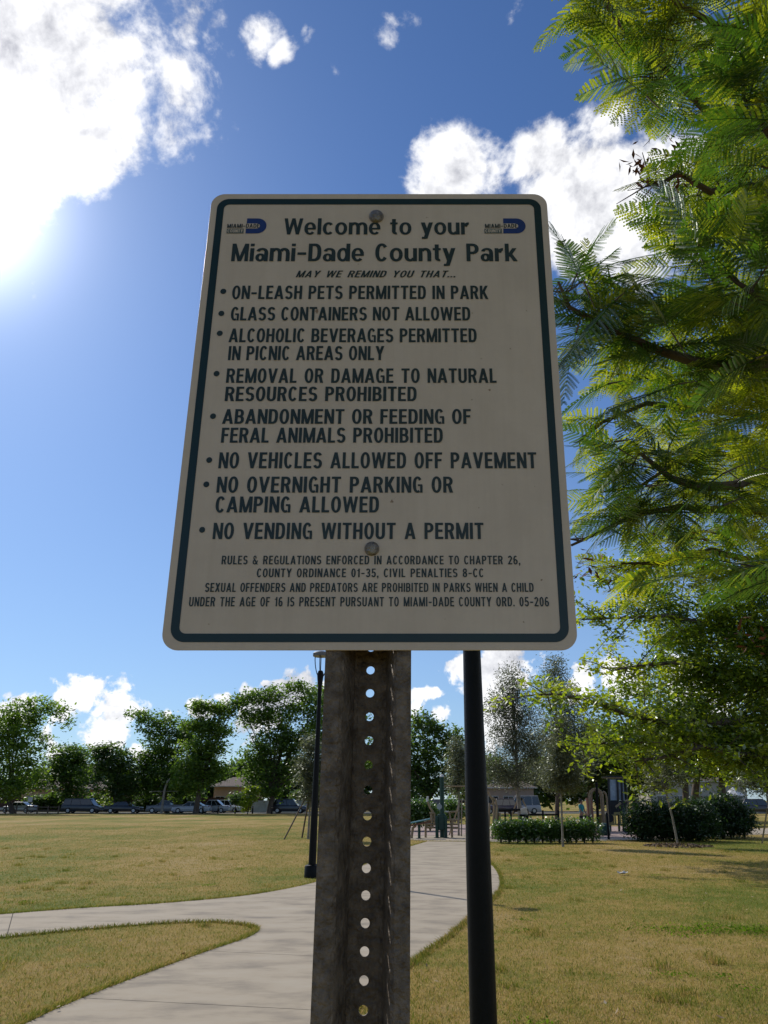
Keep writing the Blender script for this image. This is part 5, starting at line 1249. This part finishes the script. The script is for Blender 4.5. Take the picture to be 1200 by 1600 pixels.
def playground():
    Y = 44.0; o = at(945, 1262, Y); r = thing('play_structure', (o.x, Y, 0), 'playground structure with tan arches, yellow panels and a dark tower', 'play structure')
    def L(px, py, dy=0): p = at(px, py, Y+dy); return (p.x-o.x, dy, p.z)
    def G(px, dy=0): p = at(px, 1262, Y+dy); return (p.x-o.x, dy, 0)
    yel = mat('yellow_panel', (.42, .36, .14), (.34, .29, .11), scale=3, rough=.5); sal = mat('salmon_slide', (.42, .20, .14), scale=3, rough=.5); dark = mat('dark_panel', (.02, .024, .03), scale=3, rough=.4)
    pal = mat('pale_blue_panel', (.50, .60, .68), (.36, .44, .52), scale=6, rough=.25)
    for (a, b, t, dy) in ((922, 943, 1232, 0), (925, 940, 1234, .6), (941, 949, 1237, .2)):
        A, B = G(a, dy), G(b, dy); T = L((a+b)/2, t, dy)[2]; pts = [A, (A[0], dy, T-.35)] + [(A[0]+(B[0]-A[0])*(.5-.5*math.cos(u)), dy, T-.35+.35*math.sin(u)) for u in np.linspace(.2, PI-.2, 7)] + [(B[0], dy, T-.35), B]
        MB().tube(pts, .05, 8).build('arch', tanmetal, r, smooth=True)
    MB().tube([G(932), L(932, 1226)], .075, 10).build('tower_post', blackmetal, r); MB().lathe([(.08, 0), (.09, .04), (.03, .12)], 10, L(932, 1226)).build('post_cap', blackmetal, r)
    A, B = L(920, 1276, .1), L(917, 1247, .4)
    MB().prism([(A[0]-.02, A[2]), (A[0]+.26, A[2]), (A[0]+.22, L(920, 1247)[2]), (A[0]-.08, L(920, 1247)[2])], .05, .25).build('slide_side', sal, r)
    def ring(px, py, rx, rz, m, dy, name):
        c = L(px, py, dy); k = 20; mb = MB(); mb.tube([(c[0]+rx*math.cos(2*PI*i/k), dy, c[2]+rz*math.sin(2*PI*i/k)) for i in range(k+1)], .05, 6, cap=False); return mb.build(name, m, r, smooth=True)
    ring(917, 1281, .24, .17, dark, -.2, 'oval_ring'); MB().box(L(909, 1281)[0], L(922, 1281)[0], -.12, -.08, L(915, 1290)[2], L(915, 1277)[2]).build('play_panel', yel, r)
    a, b = L(936, 1290), L(961, 1273); MB().box(a[0], b[0], .3, .34, a[2], b[2]).build('play_panel', yel, r)
    c = L(953.5, 1278.5, .25); MB().lathe([(.19, -.03), (.19, .03)], 20, c, Matrix.Rotation(PI/2, 4, 'X')).build('bubble_window', dark, r)
    a, b = L(963, 1288), L(972, 1273); mb = MB(); mb.box(a[0], a[0]+.08, .3, .34, a[2], b[2]); mb.box(b[0]-.08, b[0], .3, .34, a[2], b[2]); mb.box(a[0], b[0], .3, .34, b[2]+.003, b[2]+.12); mb.build('arch_panel', yel, r)
    # dark roofed tower; pale blue panels stand in for sky glimpsed between dark parts
    a, b = L(950, 1272, .9), L(978, 1214, .9)
    MB().box(a[0], b[0], .9, 1.0, a[2], L(950, 1251, .9)[2]).build('tower_wall', dark, r)
    MB().box(a[0], b[0], .9, 2.2, a[2]-.08, a[2]-.004).build('deck', dark, r)
    for x0, x1 in ((954, 963), (966.2, 970.5), (972, 974)):
        A, B = L(x0, 1250.5, 1.0), L(x1, 1218, 1.0); MB().box(A[0], B[0], 1.02, 1.05, A[2], B[2]).build('sky_gap_panel', pal, r)
    for px in (951, 964.6, 971.2, 978): MB().tube([G(px, .95), L(px, 1216, .95)], .06, 8).build('tower_post', dark, r)
    A, B = L(949, 1217, .9), L(980, 1217, .9); MB().box(A[0], B[0], .85, 2.3, A[2]+.065, A[2]+.16).build('roof', dark, r)
    MB().bar(L(962, 1261, .2), L(970, 1254.5, .2), .06, .10).build('handrail', tanmetal, r)
    MB().tube([L(976, 1252, .2), L(984, 1250, .2), L(986, 1243, .2)], .06, 8).build('climber_arm', tanmetal, r, smooth=True)
    MB().tube([L(984, 1250, .2), L(979, 1262, .2), G(978, .2)], .05, 8).build('climber_arm', tanmetal, r, smooth=True)
    MB().tube([G(974, 0), L(974, 1262)], .07, 8).build('tower_post', greenmetal, r)
playground()
def bin_():
    Y = 40; o = at(942, 1262, Y); r = thing('litter_bin', (o.x, Y, 0), 'small dark green domed litter bin at the right end of the hedge', 'litter bin')
    MB().lathe([(.24, .02), (.27, .06), (.27, .38), (.24, .42)], 16).build('bin_body', greenmetal, r, smooth=True); MB().lathe([(.26, .422), (.20, .52), (.08, .57), (.01, .58)], 16).build('lid', greenmetal, r, smooth=True)
    r = thing('short_post', (at(947.5, 1262, 36.3).x, 36.3, 0), 'short black post right of the domed litter bin', 'post'); MB().lathe([(.05, 0), (.05, 1.05), (.03, 1.09)], 10).build('shaft', blackmetal, r, smooth=True); MB().lathe([(.10, 0), (.10, .02)], 10).build('foot_plate', blackmetal, r)
bin_()

# ------------------------------------------------------------------ people
def skin_obj(name, pts, edges, m, parent, root_i=0, sub=1):
    me = bpy.data.meshes.new(name); me.from_pydata([p[:3] for p in pts], edges, []); me.update()
    o = link(name, me, parent, m); s = o.modifiers.new('skin', 'SKIN'); s.use_smooth_shade = True
    lay = me.skin_vertices[0].data if me.skin_vertices else None
    if lay is None:
        bm = bmesh.new(); bm.from_mesh(me); bm.verts.layers.skin.verify(); bm.to_mesh(me); bm.free(); lay = me.skin_vertices[0].data
    for i, p in enumerate(pts):
        rr = p[3] if not isinstance(p[3], tuple) else p[3]; lay[i].radius = rr if isinstance(rr, tuple) else (rr, rr); lay[i].use_root = (i == root_i)
    u = o.modifiers.new('sub', 'SUBSURF'); u.levels = sub; u.render_levels = sub
    return o
def person(px, Y, h_, label, shirt, pants, rz, arms):
    x = at(px, 1262, Y).x; r = thing('person', (x, Y, 0), label, 'person', None, rz); k = h_/1.72
    skinm = mat('skin', (.30, .17, .11), rough=.55); hair = mat('dark_hair', (.02, .015, .012), rough=.6)
    def s(a): return [(p[0]*k, p[1]*k, p[2]*k, (p[3][0]*k, p[3][1]*k) if isinstance(p[3], tuple) else p[3]*k) for p in a]
    ar = arms
    pts = [(0, 0, .95, (.14, .10)), (0, 0, 1.12, (.12, .09)), (0, 0, 1.32, (.15, .10)), (0, 0, 1.44, (.11, .08)), (0, -.01, 1.52, .05), (0, -.02, 1.60, (.075, .09)), (0, -.02, 1.69, (.06, .075)),
           (.20, 0, 1.41, .05), (ar[0][0], ar[0][1], ar[0][2], .038), (ar[1][0], ar[1][1], ar[1][2], .028), (-.20, 0, 1.41, .05), (ar[2][0], ar[2][1], ar[2][2], .038), (ar[3][0], ar[3][1], ar[3][2], .028),
           (.09, 0, .86, .085), (.11, -.03, .48, .055), (.12, .02, .09, .038), (.12, -.13, .04, .035), (-.09, 0, .86, .085), (-.12, .05, .48, .055), (-.14, .12, .09, .038), (-.14, -.02, .04, .035)]
    ed = [(0, 1), (1, 2), (2, 3), (3, 4), (4, 5), (5, 6), (3, 7), (7, 8), (8, 9), (3, 10), (10, 11), (11, 12), (0, 13), (13, 14), (14, 15), (15, 16), (0, 17), (17, 18), (18, 19), (19, 20)]
    skin_obj('body', s(pts), ed, skinm, r)
    for (h0, e0, sg) in ((ar[1], ar[0], 1), (ar[3], ar[2], -1)):        # five short fingers on each hand
        hv = Vector(h0); dv = (hv - Vector(e0)).normalized(); sd = dv.cross(Vector((0, 1, 0)))
        if sd.length < .1: sd = Vector((1, 0, 0))
        sd.normalize(); P = [tuple(hv + dv*.04) + (.022,)]; E = []
        for q, ln in enumerate((.07, .085, .09, .08)):
            a = hv + dv*.07 + sd*(q-1.5)*.022; b = a + dv*ln*.6; c = b + dv*ln*.3 + Vector((0, -.02, 0)); i = len(P); P += [tuple(a)+(.009,), tuple(b)+(.008,), tuple(c)+(.007,)]; E += [(0, i), (i, i+1), (i+1, i+2)]
        i = len(P); a = hv + dv*.03 + sd*.045; P += [tuple(a)+(.010,), tuple(a + dv*.045 + sd*.012)+(.008,)]; E += [(0, i), (i, i+1)]
        skin_obj('hand', s(P), E, skinm, r, 0, 1)
    sh = [(0, 0, .92, (.155, .115)), (0, 0, 1.12, (.135, .105)), (0, 0, 1.32, (.165, .115)), (0, 0, 1.44, (.12, .09)), (.20, 0, 1.41, .065), tuple(Vector((.2, 0, 1.41)).lerp(Vector(ar[0]), .7)) + (.055,), (-.20, 0, 1.41, .065), tuple(Vector((-.2, 0, 1.41)).lerp(Vector(ar[2]), .7)) + (.055,)]
    skin_obj('shirt', s(sh), [(0, 1), (1, 2), (2, 3), (3, 4), (4, 5), (3, 6), (6, 7)], shirt, r, 2)
    pt = [(0, 0, .97, (.15, .11)), (.09, 0, .86, .10), (.11, -.03, .48, .072), (.12, .02, .13, .055), (-.09, 0, .86, .10), (-.12, .05, .48, .072), (-.14, .12, .13, .055)]
    skin_obj('trousers', s(pt), [(0, 1), (1, 2), (2, 3), (0, 4), (4, 5), (5, 6)], pants, r)
    MB().lathe([(.02*k, 1.58*k), (.088*k, 1.60*k), (.098*k, 1.66*k), (.085*k, 1.73*k), (.04*k, 1.765*k), (.005, 1.77*k)], 14, (0, .02*k, 0)).build('hair', hair, r, smooth=True)
    for sx in (-1, 1):
        MB().lathe([(.001, -.008*k), (.009*k, 0), (.001, .008*k)], 8, (sx*.028*k, -.105*k, 1.635*k)).build('eye', hair, r)
        MB().lathe([(.001, -.03*k), (.014*k, 0), (.001, .03*k)], 6, (sx*.082*k, -.01*k, 1.615*k)).build('ear', skinm, r)
    MB().lathe([(.014*k, -.02*k), (.010*k, 0), (.004*k, .02*k)], 6, (0, -.118*k, 1.605*k)).build('nose', skinm, r)
    MB().box(-.025*k, .025*k, -.112*k, -.10*k, 1.565*k, 1.573*k).build('mouth', mat('lips', (.22, .08, .07), rough=.5), r)
    return r
person(908, 43, 1.62, 'person in a teal shirt and dark trousers standing behind the hedge by the play structure', mat('teal_cloth', (.02, .26, .28), (.015, .20, .22), scale=5, rough=.8), mat('dark_cloth', (.015, .016, .022), rough=.8), .9,
       [(.27, -.06, 1.14), (.26, -.18, .92), (-.26, -.08, 1.15), (-.22, -.26, 1.0)])
person(1061, 55, 1.65, 'person in dark clothes with a pale cap showing above the big dark bush', mat('grey_cloth', (.05, .055, .06), rough=.8), mat('dark_cloth', (.015, .016, .022), rough=.8), -.5,
       [(.27, -.06, 1.14), (.26, -.18, .92), (-.26, -.06, 1.14), (-.26, -.18, .92)])

# ------------------------------------------------------------------ grass blades and litter near the viewer
def on_path(x, y):
    m = np.zeros(x.shape, bool)
    for p in PATHS: m |= inside(p, x, y)
    return m
grassm = leafmat('grass_blade', (.085, .13, .022), (.20, .185, .055), (.42, .33, .16), trans=.35, gloss=.06, scale=1.4, tr_col=(1.5, 1.5, 1.0))
def grass(n, d0, d1, hgt, wid, label, seed, power=1.0, edge=False):
    rng = np.random.default_rng(seed)
    # scattered by distance and bearing inside a wedge wider than the view
    d = d0 + (d1-d0)*rng.random(n)**power; a = np.radians(rng.uniform(-36, 31, n)); x = d*np.tan(a); y = d
    k = ~on_path(x, y); x, y = x[k], y[k]; n = len(x)
    far_ = np.clip(y/12, .8, 4); hh = hgt*(.5 + .9*rng.random(n))*np.clip(1.15 - y/90, .4, 1); ww = wid*(.7 + .6*rng.random(n))*far_**.8
    an = rng.random(n)*2*PI; lean = rng.normal(size=(n, 2))*hh[:, None]*.55
    b = np.stack([x, y, np.full(n, -.002)], 1); o = np.stack([np.cos(an)*ww*.5, np.sin(an)*ww*.5, np.zeros(n)], 1)
    m = b + np.stack([lean[:, 0]*.45, lean[:, 1]*.45, hh*.62], 1); t = b + np.stack([lean[:, 0], lean[:, 1], hh], 1)
    v = np.stack([b-o, b+o, m+o*.75, t, m-o*.75], 1).reshape(-1, 3); i = np.arange(n)*5
    f = np.stack([i, i+1, i+2, i+4], 1); f2 = np.stack([i+4, i+2, i+3], 1)
    me = bpy.data.meshes.new('grass'); me.vertices.add(len(v)); me.vertices.foreach_set('co', v.astype(np.float32).ravel())
    lo = np.concatenate([f.ravel(), f2.ravel()]); me.loops.add(len(lo)); me.loops.foreach_set('vertex_index', lo.astype(np.int32))
    me.polygons.add(2*n); me.polygons.foreach_set('loop_start', np.concatenate([np.arange(n)*4, 4*n + np.arange(n)*3]).astype(np.int32))
    at_ = me.attributes.new('tint', 'FLOAT', 'FACE'); tt = rng.random(n)**1.0; at_.data.foreach_set('value', np.concatenate([tt, tt]).astype(np.float32))
    me.update(calc_edges=True); me.validate()
    ob = link('grass', me, None, blade_mat); tag(ob, label, 'grass', kind='stuff')
grass(430000, 5.4, 60, .027, .0075, 'short dry and green grass blades of the lawn', 1, 2.1)
def blades_from(x, y, hgt, wid, rng, nm, label, out=None):
    n = len(x); hh = hgt*(.5 + .9*rng.random(n)); an = rng.random(n)*2*PI; ww = wid*(.7 + .6*rng.random(n))
    lean = rng.normal(size=(n, 2))*hh[:, None]*.5
    if out is not None: lean -= out*hh[:, None]*.5
    b = np.stack([x, y, np.full(n, -.002)], 1); o = np.stack([np.cos(an)*ww*.5, np.sin(an)*ww*.5, np.zeros(n)], 1)
    m = b + np.stack([lean[:, 0]*.4, lean[:, 1]*.4, hh*.62], 1); t = b + np.stack([lean[:, 0], lean[:, 1], hh], 1)
    v = np.stack([b-o, b+o, m+o*.75, t, m-o*.75], 1).reshape(-1, 3); i = np.arange(n)*5
    f = np.concatenate([np.stack([i, i+1, i+2, i+4], 1), np.stack([i+4, i+2, i+3, i+3], 1)])
    f3 = np.concatenate([np.stack([i, i+1, i+2], 1), np.stack([i, i+2, i+4], 1), np.stack([i+4, i+2, i+3], 1)])
    tt = rng.random(n)*.7; ob = link(nm, npmesh(nm, v, f3, np.concatenate([tt, tt, tt])), None, blade_mat); tag(ob, label, 'grass', kind='stuff')
def edge_grass():
    rng = np.random.default_rng(77); X_, Y_, O_ = [], [], []
    for p in PATHS:
        for i in range(len(p)):
            a, b = np.array(p[i-1]), np.array(p[i]); L_ = np.linalg.norm(b-a); my_ = (a[1]+b[1])/2
            if L_ < 1e-3 or my_ < 5.5 or my_ > 42: continue
            k = int(L_*(420 if my_ < 16 else 160)); t = rng.random(k)[:, None]; q = a + (b-a)*t; nn = np.array([(b-a)[1], -(b-a)[0]])/L_
            mid = (a+b)/2 + nn*.05
            if inside(p, np.array([mid[0]]), np.array([mid[1]]))[0]: nn = -nn
            q = q + nn*(rng.random((k, 1))**1.5*.09 + .004); X_.append(q[:, 0]); Y_.append(q[:, 1]); O_.append(np.repeat(nn[None], k, 0))
    x, y, o = np.concatenate(X_), np.concatenate(Y_), np.concatenate(O_); k = ~on_path(x, y)
    blades_from(x[k], y[k], .048, .009, rng, 'edge_grass', 'longer ragged grass creeping over the path edges', o[k])
    # tufts and a weedy patch
    X_, Y_ = [], []
    for q in range(170):
        d = 6 + 24*rng.random()**1.3; a = math.radians(rng.uniform(-30, 27)); k = int(rng.integers(25, 90)); X_.append(d*math.tan(a) + rng.normal(size=k)*.07); Y_.append(d + rng.normal(size=k)*.07)
    x, y = np.concatenate(X_), np.concatenate(Y_); k = ~on_path(x, y); blades_from(x[k], y[k], .062, .009, rng, 'grass_tufts', 'scattered taller grass tufts in the lawn')
    c = gp(1140, 1456); k = 1700; P = np.stack([c.x + rng.normal(size=k)*.75, c.y + rng.normal(size=k)*.20, .015 + .04*rng.random(k)], 1)
    for q in range(26):
        d = 6.2 + 16*rng.random(); a = math.radians(rng.uniform(-28, 26)); kk = 60; P = np.concatenate([P, np.stack([d*math.tan(a) + rng.normal(size=kk)*.10, d + rng.normal(size=kk)*.08, .012 + .03*rng.random(kk)], 1)])
    P = P[~on_path(P[:, 0], P[:, 1])]; v, f = leaf_quads(P, .030, .6, horiz=.9, rng=rng); o = link('weeds', npmesh('weeds', v, f, rng.random(len(P))), None, leafmat('weed_leaf', (.05, .10, .012), (.10, .17, .016), (.20, .26, .03), trans=.4, gloss=.0, rough=.7)); tag(o, 'bright green weedy patch in the right lawn', 'weeds', kind='stuff')
edge_grass()
def litter():
    rng = np.random.default_rng(8); n = 170; d = 6 + 26*rng.random(n)**1.3; a = np.radians(rng.uniform(-30, 27, n)); x = d*np.tan(a); y = d; kk = ~on_path(x, y) | (rng.random(n) < .08); x, y = x[kk], y[kk]; n = len(x)
    P = np.stack([x, y, np.full(n, .045)], 1); v, f = leaf_quads(P, .055, .5, horiz=1.2, rng=rng)
    o = link('fallen_leaves', npmesh('fallen_leaves', v, f), None, mat('dry_leaf', (.46, .38, .26), (.24, .15, .08), scale=3, rough=.95, spec=0)); tag(o, 'pale fallen leaves scattered on the lawn', 'leaves', kind='stuff')
    p = gp(973, 1368); r = thing('paper_scrap', (p.x, p.y, 0), 'crumpled white paper scrap lying on the right lawn', 'litter'); mb = MB(); rr = random.Random(3)
    g = [[(i*.07-.1, j*.06-.08, .03 + rr.random()*.07) for i in range(4)] for j in range(4)]; vs = [q for row in g for q in row]; mb.add(vs, [(j*4+i, j*4+i+1, j*4+i+5, j*4+i+4) for i in range(3) for j in range(3)]); mb.build('sheet', whitewall, r)
litter()
